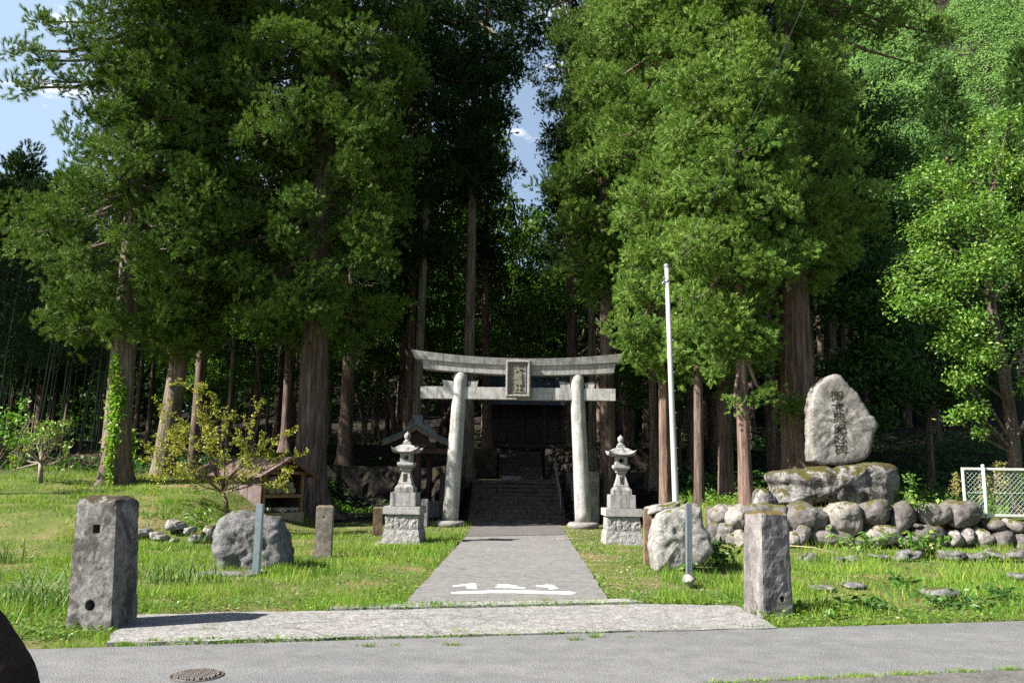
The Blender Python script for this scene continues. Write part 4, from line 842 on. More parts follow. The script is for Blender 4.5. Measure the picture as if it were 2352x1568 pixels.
rock_wall('stone_wall', 26.8, 33.4, 2.35, -.1, 1.7, 'pale mossy side wall along the right of the wide shrine steps', .42, 6, .6, 1, stone('rubble', (.12, .11, .09), (.25, .24, .21), (.36, .34, .3), 3, 25, .9, .04, moss=.45))
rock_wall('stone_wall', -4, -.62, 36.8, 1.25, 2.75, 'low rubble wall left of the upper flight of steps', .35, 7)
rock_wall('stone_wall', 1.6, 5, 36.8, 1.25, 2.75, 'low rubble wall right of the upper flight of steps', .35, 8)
HY = 44.0; hall_wood = plain('hall_wood', (.055, .042, .036), (.03, .024, .021), 5, .8, .3, 0, (1, 1, .15)); hall_light = plain('hall_wood_light', (.09, .075, .065), (.05, .042, .037), 5, .8, .3, 0, (1, 1, .1))
xa, xb = at(1115, 1000, HY).x, at(1293, 1000, HY).x; zf = at(1200, 1021, HY).z; zt_ = at(1200, 930, HY).z
hall = thing('shrine_hall', ((xa + xb) / 2, HY + 3, 2.6), 'dark wooden shrine hall at the top of the steps seen through the torii gate', 'shrine hall')
mb = MB(); mb.box((xa + .05, HY + .05, zf), (xb - .05, HY + 6, zt_ + .2)); part('wall', mb, hall_wood, hall)
for f in (0, .235, .765, 1): x = xa + (xb - xa) * f; mb = MB(); mb.box((x - .1, HY - .1, 2.5), (x + .1, HY + .1, zt_ + .2)); part('pillar', mb, hall_light, hall)
mb = MB(); mb.box((xa - .4, HY - .9, zf - .18), (xb + .4, HY - .11, zf)); part('veranda', mb, hall_light, hall)
mb = MB(); mb.box((xa, HY - .13, zf + 1.45), (xb, HY - .101, zf + 1.6)); mb.box((xa, HY - .13, zf + .02), (xb, HY - .101, zf + .12)); part('lintel', mb, hall_wood, hall)
for i, f in enumerate((.25, .5)):
    x0 = xa + (xb - xa) * f + .1; x1 = x0 + (xb - xa) * .25 - .12; mb = MB(); mb.box((x0, HY - .02, zf + .13), (x1, HY + .04, zf + 1.44))
    for k in range(1, 8): xx = x0 + (x1 - x0) * k / 8; mb.box((xx - .015, HY - .045, zf + .14), (xx + .015, HY - .021, zf + 1.43))
    d = part('door', mb, hall_light, hall); mb = MB(); mb.lathe([(.04, 0), (.045, .03), (.02, .05)], (x1 - .1 if i == 0 else x0 + .1, HY - .06, zf + .8), 10); part('handle', mb, iron, d)
for f in (.01, .775):
    x0 = xa + (xb - xa) * f + .1; x1 = x0 + (xb - xa) * .21; mb = MB(); mb.box((x0, HY - .02, zf + .13), (x1, HY + .04, zf + 1.44)); part('wall_panel', mb, hall_light, hall)
tin = plain('hall_roof_tin', (.1, .115, .15), (.06, .07, .1), 4, .5, .2, .2)
mb = MB(); xo = .25; yr = HY + 2.6; zr_ = at(1200, 846, yr).z; ye = HY - 1.6; zee = at(1200, 929, ye).z; zee1 = at(1200, 917, ye).z
mb.hexa([(xa - xo, ye, zee), (xb + xo, ye, zee), (xb + xo, yr, zr_ - .25), (xa - xo, yr, zr_ - .25)], [(xa - xo, ye, zee1), (xb + xo, ye, zee1), (xb + xo, yr, zr_), (xa - xo, yr, zr_)])
mb.hexa([(xa - xo, yr, zr_ - .25), (xb + xo, yr, zr_ - .25), (xb + xo, HY + 7, zee), (xa - xo, HY + 7, zee)], [(xa - xo, yr, zr_), (xb + xo, yr, zr_), (xb + xo, HY + 7, zee1), (xa - xo, HY + 7, zee1)])
for k in range(1, 14): x = xa - xo + (xb - xa + 2 * xo) * k / 14; mb.tube([(x, ye, zee1 + .01), (x, yr, zr_ + .01)], .03, 5)
part('roof', mb, tin, hall)
# slim lamp pipe behind right lantern, small outbuilding, twigs
LY = 27.5; lp = thing('lamp_post', (colx(1434, LY), LY, 0), 'slim dark lamp post rising behind the right lantern', 'lamp post'); x = colx(1434, LY)
mb = MB(); mb.tube([(x, LY, 0), (x, LY, at(1434, 930, LY).z)], .035, 8); part('post', mb, dark_wood, lp); mb = MB(); zz = at(1434, 926, LY).z; mb.tube([(x, LY, zz), (x - .2, LY - .1, zz + .06)], .02, 6); mb.lathe([(.05, -.05), (.07, .0), (.06, .09), (.02, .11)], (x, LY, zz), 10); part('lamp_head', mb, iron, lp)
OY = 38.0; x0 = colx(1560, OY); x1 = colx(1592, OY); ob = thing('outbuilding', ((x0 + x1) / 2, OY + 1, 1.2), 'small pale walled outbuilding half hidden in shade between cedar trunks on the right', 'outbuilding')
mb = MB(); z0, z1 = Hf(x0, OY + 1) - .4, at(1575, 1042, OY).z; mb.box((x0, OY, z0), (x1 + 1.6, OY + 2.5, z1)); part('wall', mb, plain('pale_plaster', (.36, .37, .4), (.28, .29, .32), 3, .8, .1), ob)
mb = MB(); zp = at(1575, 1028, OY).z; mb.prism([(x0 - .25, OY - .3, z1 - .02), (x1 + 1.85, OY - .3, z1 - .02), ((x0 + x1) / 2 + .8, OY - .3, zp + .45)], (0, 3.1, 0)); part('roof', mb, dark_wood, ob)

# ================================================================== foliage building blocks
RN = np.random.default_rng(11)
def unit(v): return v / (np.linalg.norm(v, axis=-1, keepdims=True) + 1e-9)
def cedar_clump(rng, nspr=17, n=36, L=.5, w=.03):
    u = unit(rng.normal(size=(nspr, 3)) + np.array([0, 0, .25])); p = u * rng.uniform(.25, .72, (nspr, 1)) * np.array([1, 1, .7]); ax = unit(u + np.array([0, 0, .5]) + rng.normal(size=(nspr, 3)) * .3); ra = rng.uniform(.7, 1.25, (nspr, 1))
    p = np.repeat(p, n, 0); ra = np.repeat(ra, n, 0); ax = np.repeat(ax, n, 0); k = len(p); f = rng.uniform(0, 1, (k, 1)); rp_ = rng.normal(size=(k, 3)); dd = unit(ax * .95 + unit(rp_) * .62); s = p + ax * L * ra * f * .6; tip = s + dd * L * ra * (.75 - .4 * f) * rng.uniform(.75, 1.1, (k, 1)) + np.array([0, 0, -.02])
    side = unit(np.cross(dd, rng.normal(size=(k, 3)))) * w * rng.uniform(.6, 1.2, (k, 1)); return np.stack([s - side * .5, s + side * .5, tip], 1)
CL = [cedar_clump(np.random.default_rng(i)) for i in range(8)]
CLs = [cedar_clump(np.random.default_rng(50 + i), 12, 20, .5, .055) for i in range(6)]
def place(templates, C, Rad, rng, squash=1.0):
    out = []; C = np.asarray(C, float); Rad = np.asarray(Rad, float); which = rng.integers(0, len(templates), len(C))
    for k, T in enumerate(templates):
        idx = np.where(which == k)[0]
        if not len(idx): continue
        a = rng.uniform(0, 2 * np.pi, len(idx)); ca, sa = np.cos(a), np.sin(a); P = T.reshape(-1, 3)
        X = P[None, :, 0] * ca[:, None] - P[None, :, 1] * sa[:, None]; Y = P[None, :, 0] * sa[:, None] + P[None, :, 1] * ca[:, None]; Z = np.broadcast_to(P[None, :, 2] * squash, X.shape)
        tx, ty = rng.normal(size=(2, len(idx), 1)) * .3; Zz = Z + X * tx + Y * ty
        out.append((np.stack([X, Y, Zz], -1) * Rad[idx][:, None, None] + C[idx][:, None, :]).reshape(-1, 3))
    return np.concatenate(out)
def leaf_quads(C, size, rng, up=.5, asp=.55, droop=.3, var=.4, face=None):
    C = np.asarray(C, float); n = len(C); nrm = unit(rng.normal(size=(n, 3)) + np.array([0, 0, up * 2])) if face is None else unit(face + rng.normal(size=(n, 3)) * .45); t = unit(np.cross(nrm, rng.normal(size=(n, 3)))); t[:, 2] -= droop; t = unit(t); b = unit(np.cross(nrm, t)); s = size * rng.uniform(1 - var, 1 + var, (n, 1))
    m = unit(np.cross(t, b)); return np.stack([C, C + t * s * .45 + b * s * asp * .5 + m * s * .06, C + t * s, C + t * s * .45 - b * s * asp * .5 + m * s * .06], 1).reshape(-1, 3)
def quads(V): V = np.asarray(V, np.float32); return V, np.arange(len(V)).reshape(-1, 4)
def ball(n, rng, flat=1.0): return unit(rng.normal(size=(n, 3))) * rng.uniform(0, 1, (n, 1)) ** .4 * np.array([1, 1, flat])
def trunk_mb(mb, pts, r, flare=.6, fh=1.2, n=26, tip=.25, seed=0, ridge=.05):
    pts = [Vector(p) for p in pts]; L = [0.0]
    for i in range(1, len(pts)): L.append(L[-1] + (pts[i] - pts[i - 1]).length)
    tot = L[-1]; rows = [0, .1, .2, .35, .5, .7, .95, 1.3, 1.7]; z = 2.3
    while z < tot: rows.append(z); z += .9
    rows.append(tot); vs = []; fs = []; rr = random.Random(seed); lob = [rr.uniform(0, 6.28) for _ in range(3)]; amp = [rr.uniform(-1, 1) for _ in range(n)]
    for s in rows:
        i = max(j for j in range(len(pts) - 1) if L[j] <= s); t = (s - L[i]) / (L[i + 1] - L[i]); c = pts[i].lerp(pts[i + 1], t); f = s / tot; rad = r * (1 - (1 - tip) * f) * (1 + flare * math.exp(-s / (fh * .38)))
        for k in range(n):
            w = 2 * math.pi * k / n; g = 1 + ridge * amp[k] + math.exp(-s / .45) * flare * .35 * (math.sin(3 * w + lob[0]) + .6 * math.sin(5 * w + lob[1])); vs.append((c.x + rad * g * math.cos(w), c.y + rad * g * math.sin(w), c.z + (s - L[i]) * 0))
    m = len(rows)
    for i in range(m - 1):
        for k in range(n): fs.append((i * n + k, i * n + (k + 1) % n, (i + 1) * n + (k + 1) % n, (i + 1) * n + k))
    fs.append(tuple(range((m - 1) * n, m * n))); mb.add(vs, fs, True)
def path_at(pts, z):
    for a, b in zip(pts, pts[1:]):
        if z <= b[2]: t = max(0, (z - a[2]) / (b[2] - a[2])); return Vector(a).lerp(Vector(b), t)
    return Vector(pts[-1])
def cedar(label, base, up, Y, r, prof, bm, lm, seed, nl=70, per=5, csize=(.48, .8), H_=None, flare=.55, z0=None, masses=(), templ=None, group=None, name='cedar_tree', azs=None, twigs=()):
    rng = np.random.default_rng(seed); b = at(*base, Y)
    if z0 is not None: b.z = z0
    b.x = colx(base[0], Y, b.z); u = at(*up, Y); top = H_ or prof[-1][0]; k = (u.x - b.x) / (u.z - b.z)
    pts = [(b.x, Y, b.z - .15), (u.x, Y, u.z), (u.x + k * .35 * (top - u.z), Y, top)]
    root = thing(name, (b.x, Y, b.z), label, 'tree', group); mb = MB(); trunk_mb(mb, pts, r, flare, 1.4, seed=seed)
    zs = np.array([p[0] for p in prof]); rs = np.array([p[1] for p in prof]); C = []; Rd = []
    nl = int(nl * (1.5 if lm is cedar_leaf else 1.05)); per += 3
    zz = rng.uniform(0, 1, nl); zz = np.sort(zs[0] + (zs[-1] - zs[0]) * zz ** 1.05); az = np.arange(nl) * 2.39996 + rng.uniform(0, .6, nl)
    for z, a in zip(zz, az):
        if azs and not azs(a % 6.2832, z): continue
        R_ = max(.5, np.interp(z, zs, rs) - .42) * rng.uniform(.72, 1.12); c0 = path_at(pts, z + .25 * R_); d = Vector((math.cos(a), math.sin(a), 0))
        e = Vector((path_at(pts, z).x + d.x * R_, Y + d.y * R_, z - .1 * R_)); mid = c0.lerp(e, .55) + Vector((0, 0, -.10 * R_))
        rb = min(.075, r * .22); mb.tube([c0, mid, e], [rb, rb * .6, .012], 5, False)
        for t in rng.uniform(.15, .75, max(2, per - 5)): p = c0.lerp(mid, min(1, t / .55)) if t < .55 else mid.lerp(e, (t - .55) / .45); C.append((p.x + rng.normal() * .2, p.y + rng.normal() * .2, p.z + rng.normal() * .12)); Rd.append(rng.uniform(*csize) * .85)
        lr = rng.uniform(.34, .62); le = e + Vector((0, 0, .12))
        for q in unit(rng.normal(size=(per + 2, 3)) + np.array([0, 0, .35])): C.append((le.x + q[0] * lr * 1.15, le.y + q[1] * lr * 1.15, le.z + q[2] * lr * .75)); Rd.append(rng.uniform(.36, .56))
    for (px, py, yy, rx, rz, n) in masses:
        c = at(px, py, yy); zt = c.z + .5; c0 = path_at(pts, min(top - .5, zt + 1.)); mid = c0.lerp(c, .6) + Vector((0, 0, -.25)); mb.tube([c0, mid, c], [min(.09, r * .3), .05, .015], 6, False)
        for q in ball(n, rng): 
            p = c + Vector((q[0] * rx, q[1] * rx, q[2] * rz)); C.append(tuple(p)); Rd.append(rng.uniform(csize[0], csize[1]) * .8)
            if rng.random() < .5: mb.tube([mid.lerp(c, rng.random()), p], [.02, .006], 4, False)
    part('trunk', mb, bm, root, recalc=False)
    C = np.array(C); Rd = np.array(Rd); zlim = CAM.z + Y * .66; lo = (C[:, 1] > Y + .9) | (C[:, 2] > zlim + .6); P = []
    if templ or lo.any(): P.append(place(CLs, C[lo] if not templ else C, (Rd[lo] if not templ else Rd) * 1.05, rng))
    if not templ: P.append(place(CL, C[~lo], Rd[~lo], rng))
    V, F = tris(np.concatenate(P)); bulk('crown', V, F, lm, root)
    return root
def zz(py, Y, px=1176): return at(px, py, Y).z

# ------------------------------------------------------------------ the near cedars, left to right
Y1 = 24.0
cedar('thick leaning cedar with ivy climbing its lower trunk, leftmost of the big cedars', (262, 1116), (290, 720), Y1, .40, [(zz(800, Y1), 1.5), (zz(730, Y1), 2.3), (zz(640, Y1), 2.9), (zz(540, Y1), 3.2), (zz(440, Y1), 2.6), (zz(360, Y1), 2.1), (zz(250, Y1), 1.9), (zz(120, Y1), 1.8), (20, 1.6), (24, .4)], cedar_bark_grey, cedar_leaf, 1, 92, 6, z0=1.18,
      masses=[(70, 140, 22.5, .6, .25, 6), (110, 50, 22.5, .5, .3, 6), (190, 90, 22.5, .8, .4, 12), (50, 200, 22.3, .55, .1, 4), (120, 190, 22.5, .7, .1, 5), (20, 115, 22.3, .3, .15, 3), (250, 150, 23, .9, .5, 12), (160, 700, 23.5, .7, .9, 14), (190, 770, 23.5, .7, .6, 12), (70, 540, 23.6, .7, .4, 10), (230, 30, 22.6, .9, .4, 12)])
cedar('cedar with a pale flared foot just right of the ivy covered cedar', (366, 1108), (408, 850), 26.3, .33, [(zz(810, 26.3), 1.2), (zz(720, 26.3), 1.8), (zz(560, 26.3), 1.9), (zz(400, 26.3), 1.9), (zz(200, 26.3), 2.0), (zz(0, 26.3), 1.9), (25, .4)], cedar_bark_grey, cedar_leaf, 2, 78, 6, z0=1.1)
cedar('slim leaning cedar rising directly behind the yellow green shrub', (440, 1125), (474, 690), 28.2, .2, [(zz(690, 28), .9), (zz(560, 28), 1.5), (zz(300, 28), 1.9), (zz(100, 28), 1.8), (24, .4)], cedar_bark, cedar_leaf, 3, 60, 5, z0=1.0)
cedar('massive straight cedar with spreading roots beside the log shed', (710, 1155), (727, 760), 26.3, .54, [(zz(800, 25.4), 1.8), (zz(720, 25.4), 2.6), (zz(600, 25.4), 3.2), (zz(420, 25.4), 3.3), (zz(200, 25.4), 3.3), (zz(0, 25.4), 3.1), (22, 2.2), (26, .5)], cedar_bark, cedar_leaf, 4, 118, 7, z0=.25, flare=.75,
      masses=[(580, 720, 24.2, .9, .5, 14), (560, 640, 24.4, .8, .6, 14), (660, 700, 24, .6, .4, 9), (500, 560, 25, .9, .7, 16), (640, 90, 24, 1.1, .5, 16), (560, 200, 24.2, 1.1, .5, 18), (480, 330, 24.5, 1., .5, 16), (830, 250, 24.5, 1., .6, 16), (620, 300, 23.6, 1., .5, 14)])
cedar('thin dark cedar glimpsed just left of the massive cedar by the log shed', (655, 1030), (664, 800), 30, .17, [(zz(800, 30), 1.2), (zz(500, 30), 2), (zz(100, 30), 1.8), (25, .4)], cedar_bark, cedar_leaf, 5, 44, 5, templ=CLs)
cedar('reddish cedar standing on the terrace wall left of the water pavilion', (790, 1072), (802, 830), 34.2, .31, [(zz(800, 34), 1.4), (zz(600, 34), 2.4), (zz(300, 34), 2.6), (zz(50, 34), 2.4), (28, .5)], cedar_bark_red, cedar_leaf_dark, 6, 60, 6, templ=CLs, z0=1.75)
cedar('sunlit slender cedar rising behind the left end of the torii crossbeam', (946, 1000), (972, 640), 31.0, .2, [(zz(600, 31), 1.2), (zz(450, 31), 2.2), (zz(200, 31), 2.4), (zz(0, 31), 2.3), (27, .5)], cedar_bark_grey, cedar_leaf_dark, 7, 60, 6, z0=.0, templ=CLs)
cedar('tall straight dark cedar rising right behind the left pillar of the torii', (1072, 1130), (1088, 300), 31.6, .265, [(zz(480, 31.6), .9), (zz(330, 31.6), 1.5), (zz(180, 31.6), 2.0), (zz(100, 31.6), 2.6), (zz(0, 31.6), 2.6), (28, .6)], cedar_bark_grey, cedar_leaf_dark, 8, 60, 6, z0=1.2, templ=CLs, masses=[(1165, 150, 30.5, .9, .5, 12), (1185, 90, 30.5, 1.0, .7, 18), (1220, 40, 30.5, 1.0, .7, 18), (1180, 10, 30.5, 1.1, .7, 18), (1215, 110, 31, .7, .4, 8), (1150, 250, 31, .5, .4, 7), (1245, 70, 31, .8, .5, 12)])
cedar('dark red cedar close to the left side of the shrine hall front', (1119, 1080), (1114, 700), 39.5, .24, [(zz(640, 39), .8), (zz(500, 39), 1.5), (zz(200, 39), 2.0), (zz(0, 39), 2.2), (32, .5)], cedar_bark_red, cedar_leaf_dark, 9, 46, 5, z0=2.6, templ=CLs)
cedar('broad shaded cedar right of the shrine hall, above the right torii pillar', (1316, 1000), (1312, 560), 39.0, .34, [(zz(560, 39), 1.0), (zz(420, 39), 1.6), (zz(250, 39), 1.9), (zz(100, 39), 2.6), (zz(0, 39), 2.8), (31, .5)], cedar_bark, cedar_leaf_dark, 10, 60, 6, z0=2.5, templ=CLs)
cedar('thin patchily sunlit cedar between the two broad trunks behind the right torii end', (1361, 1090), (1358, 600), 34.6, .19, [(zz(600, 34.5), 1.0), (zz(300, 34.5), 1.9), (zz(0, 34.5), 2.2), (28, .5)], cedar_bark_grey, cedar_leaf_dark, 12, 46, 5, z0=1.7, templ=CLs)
cedar('purple grey fluted cedar with a flared foot behind the right torii pillar', (1398, 1180), (1391, 540), 27.6, .29, [(zz(680, 27.6), .9), (zz(560, 27.6), 1.5), (zz(440, 27.6), 1.7), (zz(340, 27.6), 1.5), (zz(150, 27.6), 1.8), (zz(0, 27.6), 2.2), (25, .5)], cedar_bark, cedar_leaf, 13, 62, 6, z0=.0, flare=.9,
      masses=[(1330, 390, 26, .9, .55, 15), (1280, 430, 26.2, .7, .5, 12), (1340, 500, 26, .8, .5, 14), (1290, 620, 26.4, .4, .4, 6)])
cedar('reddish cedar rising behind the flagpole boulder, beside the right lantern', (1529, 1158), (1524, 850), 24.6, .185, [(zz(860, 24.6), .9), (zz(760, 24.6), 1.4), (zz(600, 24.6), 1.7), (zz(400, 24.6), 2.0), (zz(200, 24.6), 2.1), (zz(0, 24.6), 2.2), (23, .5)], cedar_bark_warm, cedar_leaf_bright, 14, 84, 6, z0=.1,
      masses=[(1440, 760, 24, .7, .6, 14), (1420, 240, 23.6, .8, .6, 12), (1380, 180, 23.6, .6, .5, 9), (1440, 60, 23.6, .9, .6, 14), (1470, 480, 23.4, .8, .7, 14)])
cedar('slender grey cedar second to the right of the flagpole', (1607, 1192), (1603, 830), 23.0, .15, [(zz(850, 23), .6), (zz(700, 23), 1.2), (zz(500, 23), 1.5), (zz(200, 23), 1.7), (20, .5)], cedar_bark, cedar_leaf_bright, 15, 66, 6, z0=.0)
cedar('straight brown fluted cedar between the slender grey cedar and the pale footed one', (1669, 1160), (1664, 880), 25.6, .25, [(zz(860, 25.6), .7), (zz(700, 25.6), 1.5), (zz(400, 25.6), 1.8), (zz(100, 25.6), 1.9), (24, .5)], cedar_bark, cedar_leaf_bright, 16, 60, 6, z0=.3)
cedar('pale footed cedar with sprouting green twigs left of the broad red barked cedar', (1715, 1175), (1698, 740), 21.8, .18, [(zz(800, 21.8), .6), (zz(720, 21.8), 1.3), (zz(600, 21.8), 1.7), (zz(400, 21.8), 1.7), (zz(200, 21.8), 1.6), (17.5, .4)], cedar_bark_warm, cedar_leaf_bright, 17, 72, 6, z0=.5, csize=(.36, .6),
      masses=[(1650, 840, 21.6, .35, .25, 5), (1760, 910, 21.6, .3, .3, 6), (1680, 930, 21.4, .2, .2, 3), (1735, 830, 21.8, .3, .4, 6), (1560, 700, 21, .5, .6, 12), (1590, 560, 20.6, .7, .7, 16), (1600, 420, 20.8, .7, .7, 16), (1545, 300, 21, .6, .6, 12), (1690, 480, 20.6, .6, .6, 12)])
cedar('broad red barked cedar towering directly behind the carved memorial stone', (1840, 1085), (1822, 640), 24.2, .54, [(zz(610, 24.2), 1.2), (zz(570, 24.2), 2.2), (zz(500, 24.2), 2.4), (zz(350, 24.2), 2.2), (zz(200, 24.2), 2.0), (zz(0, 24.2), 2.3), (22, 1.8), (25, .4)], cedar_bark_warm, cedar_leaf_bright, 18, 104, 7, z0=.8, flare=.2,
      masses=[(1880, 480, 22.4, .9, .6, 20), (1900, 580, 22.6, .8, .45, 16), (1720, 600, 22.5, .7, .6, 16), (1780, 330, 22.2, .9, .7, 20), (1700, 300, 22.4, .8, .7, 16), (1640, 180, 22.6, .9, .7, 18), (1750, 120, 22.4, .8, .6, 14), (1900, 655, 23, .5, .25, 7), (2080, 30, 24.8, 1.0, .35, 15), (2150, 80, 25, .6, .35, 9), (2020, 80, 25, .8, .5, 12), (1960, 40, 24.6, .9, .6, 14), (2110, 150, 25, .3, .15, 3), (1815, 945, 23.4, .18, .35, 6)])

# ------------------------------------------------------------------ deep forest cedars (copies)
def proto_cedar(seed, h, r, z_lo, rad, lm, bm):
    rng = np.random.default_rng(seed); root = thing('cedar_tree', (0, 0, 0), None, 'tree'); mb = MB(); pts = [(0, 0, -.3), (.1, 0, h * .5), (.2, .1, h)]; trunk_mb(mb, pts, r, .5, 1.4, 18, seed=seed); C = []; Rd = []
    for i in range(56):
        z = z_lo + (h - z_lo) * (i + rng.random()) / 56; a = i * 2.4; R_ = rad * (1 - .75 * ((z - z_lo) / (h - z_lo)) ** 1.6) * rng.uniform(.7, 1.1); c0 = path_at(pts, z); e = c0 + Vector((math.cos(a) * R_, math.sin(a) * R_, -.15 * R_)); mb.tube([c0, e], [.06, .015], 4, False)
        for t in (.45, .7, .9, 1.0): p = c0.lerp(e, t); C.append((p.x + rng.normal() * .25, p.y + rng.normal() * .25, p.z + rng.normal() * .2)); Rd.append(rng.uniform(.6, .95))
    part('trunk', mb, bm, root, recalc=False); V, F = tris(place(CLs, C, Rd, rng)); bulk('crown', V, F, lm, root); return root
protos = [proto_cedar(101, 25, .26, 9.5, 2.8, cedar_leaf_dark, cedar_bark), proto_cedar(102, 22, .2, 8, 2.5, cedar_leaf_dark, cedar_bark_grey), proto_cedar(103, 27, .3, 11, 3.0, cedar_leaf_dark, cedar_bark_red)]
rf = random.Random(8); DEEP = 'dim cedar of the shaded wood, standing well back behind the front row of trees'; GDEEP = 'cedars in the shaded wood behind'
spots = []
tries = 0
while len(spots) < 64 and tries < 6000:
    tries += 1; y = rf.uniform(35.5, 64); x = rf.uniform(-.66 * y - 3, .42 * y); 
    if -3.2 < x < 3.9 and y < 53: continue
    if -2.6 < x - .013 * y < 2.6: continue
    if x > 11 and y < 45: continue
    if x < -.50 * y and y < 48: continue
    if x < -.44 * y - 0 and rf.random() < .5: continue
    if any((x - a) ** 2 + (y - b) ** 2 < 2.6 ** 2 for a, b in spots): continue
    spots.append((x, y))
spots += [(5.6, 31.6), (7.6, 33), (10.2, 31.2), (12.6, 34.4), (9.2, 36.2), (15, 37), (14, 41), (17, 40), (6.5, 38), (18.5, 44), (-4.6, 36), (-9, 35.5), (-12, 34), (-25, 28.5), (-28, 31), (-25.5, 33), (-31, 29), (-33, 34), (-28, 36), (-36, 31), (-38, 36), (-31, 39), (-26.5, 39.5), (-35, 41), (-29.5, 26.5), (-34, 27)]
for i, (x, y) in enumerate(spots):
    sc = rf.uniform(.82, 1.05); 
    if x < -.3 * y: sc *= .72 - .0 * y
    if x < -.40 * y: sc = min(sc, (at(100, 420, y).z - Hf(x, y)) / 27)
    if x < -.78 * y: sc = rf.uniform(1.0, 1.2)
    p_ = protos[i % 3]
    if i < 3: o = p_; o.location = (x, y, Hf(x, y)); o.rotation_euler.z = rf.uniform(0, 6.28); o.scale = (sc, sc, sc); o['label'] = DEEP; o['group'] = GDEEP
    else: dup(p_, (x, y, Hf(x, y)), rf.uniform(0, 6.28), sc, DEEP, GDEEP)
# farther cedars standing clear at the right, and a rounded one at the left skyline
far_leaf = leaf('far_leaf', (.03, .075, .018), (.05, .105, .022), None, .2, .6, .3, .1)
def far_cedar(top, half, Y, label, seed, lm, zb=None, round_=False):
    t = at(*top, Y); zb_ = zb if zb is not None else Hf(t.x, Y); hgt = t.z - zb_; R_ = half / FPX * Y; rng = np.random.default_rng(seed); root = thing('cedar_tree', (t.x, Y, zb_), label, 'tree'); mb = MB(); trunk_mb(mb, [(t.x, Y, zb_ - .3), (t.x, Y, t.z - .5)], .35, .3, 1, 12, seed=seed); part('trunk', mb, cedar_bark, root, recalc=False); C = []; Rd = []
    n = int(320 + R_ * 130)
    for i in range(n):
        f = rng.uniform(0, 1) ** .8; z = t.z - f * hgt * .8; rr = R_ * (min(1, (f * 2.6) ** .6) if not round_ else min(1, math.sqrt(max(0, 1 - (1 - min(1, f * 2.4)) ** 2)))) * rng.uniform(.6, 1.02); a = rng.uniform(0, 6.28); C.append((t.x + rr * math.cos(a), Y + rr * math.sin(a), z)); Rd.append(rng.uniform(.8, 1.3))
    V, F = tris(place(CLs, C, Rd, rng)); bulk('crown', V, F, lm, root)
far_cedar((2160, 165), 75, 66, 'conical dark cedar standing clear against the bright hillside on the right', 21, far_leaf)
far_cedar((2345, 110), 70, 68, 'tall cedar at the right edge, rising in front of the bright hillside', 22, far_leaf)
far_cedar((2040, 330), 80, 60, 'shorter dark cedar left of the conical cedar below the hillside', 23, far_leaf)
far_cedar((2110, 430), 80, 52, 'bushy cedar low in front of the conical cedar on the right', 24, far_leaf)
far_cedar((62, 352), 62, 52, 'round topped dark tree on the skyline at the far left', 25, cedar_leaf_dark, 3, True)
far_cedar((-30, 420), 90, 50, 'dark tree cut by the left picture edge below the round topped tree', 26, cedar_leaf_dark, 3, True)
far_cedar((150, 420), 80, 47, 'dark bushy tree seen just behind the leftmost big cedar', 27, cedar_leaf_dark, 3, True)

# ------------------------------------------------------------------ broad-leaved trees
def grow(rng, mb, p, d, L, r, depth, tips, spread=.6, up=.15, k=(2, 3), shrink=.68, n=6, twist=.12, mids=True):
    pts = [p]; rad = [r]; d = d.normalized(); st = 4
    for i in range(st):
        d = (d + Vector(rng.normal(size=3)) * twist + Vector((0, 0, up * .3))).normalized(); p = p + d * (L / st); pts.append(p); rad.append(r * (1 - .4 * (i + 1) / st))
        if depth <= 1 and mids: tips.append((p, d))
    mb.tube(pts, rad, n if depth > 1 else 4, False)
    if depth == 0: tips.append((p, d)); return
    for c_ in range(rng.integers(k[0], k[1] + 1)):
        q = (d + Vector(rng.normal(size=3)) * spread + Vector((0, 0, up))).normalized(); grow(rng, mb, pts[-1] if c_ < 2 else pts[2], q, L * shrink * rng.uniform(.8, 1.15), rad[-1] * .75, depth - 1, tips, spread, up, k, shrink, n, twist, mids)
def broad(label, base, Y, z0, trunk_pts, r, targets, lm, bm, seed, nleaf, lsize, flat=.8, name='broadleaf_tree', group=None, up=.5):
    rng = np.random.default_rng(seed); b = Vector((colx(base[0], Y, z0), Y, z0)); root = thing(name, b, label, 'tree', group); mb = MB(); pts = [b - Vector((0, 0, .2))] + [at(*p, Y) for p in trunk_pts]; trunk_mb(mb, pts, r, .3, 1, 16, tip=.45, seed=seed, ridge=.03); C = []
    for (px, py, yy, R_, n) in targets:
        c = at(px, py, yy); c0 = path_at(pts, max(pts[1].z * .8, c.z - (c - pts[-1]).length * .25)); mid = c0.lerp(c, .5) + Vector(rng.normal(size=3)) * .12; mb.tube([c0, mid, c], [r * .3, r * .18, .012], 6, False)
        n = int(n * 1.45); q = np.clip(rng.normal(size=(n, 3)) * .47, -1.25, 1.25) * np.array([1, 1, flat]) * R_
        for j in range(14): e = Vector(q[j]); mb.tube([mid.lerp(c, rng.uniform(.3, 1)), c + e * .9], [.014, .004], 4, False)
        C.append(q + np.array(c))
    part('trunk', mb, bm, root, recalc=False); C = np.concatenate(C); V, F = quads(leaf_quads(C, lsize, rng, up)); bulk('crown', V, F, lm, root); return root
BY = 20.3
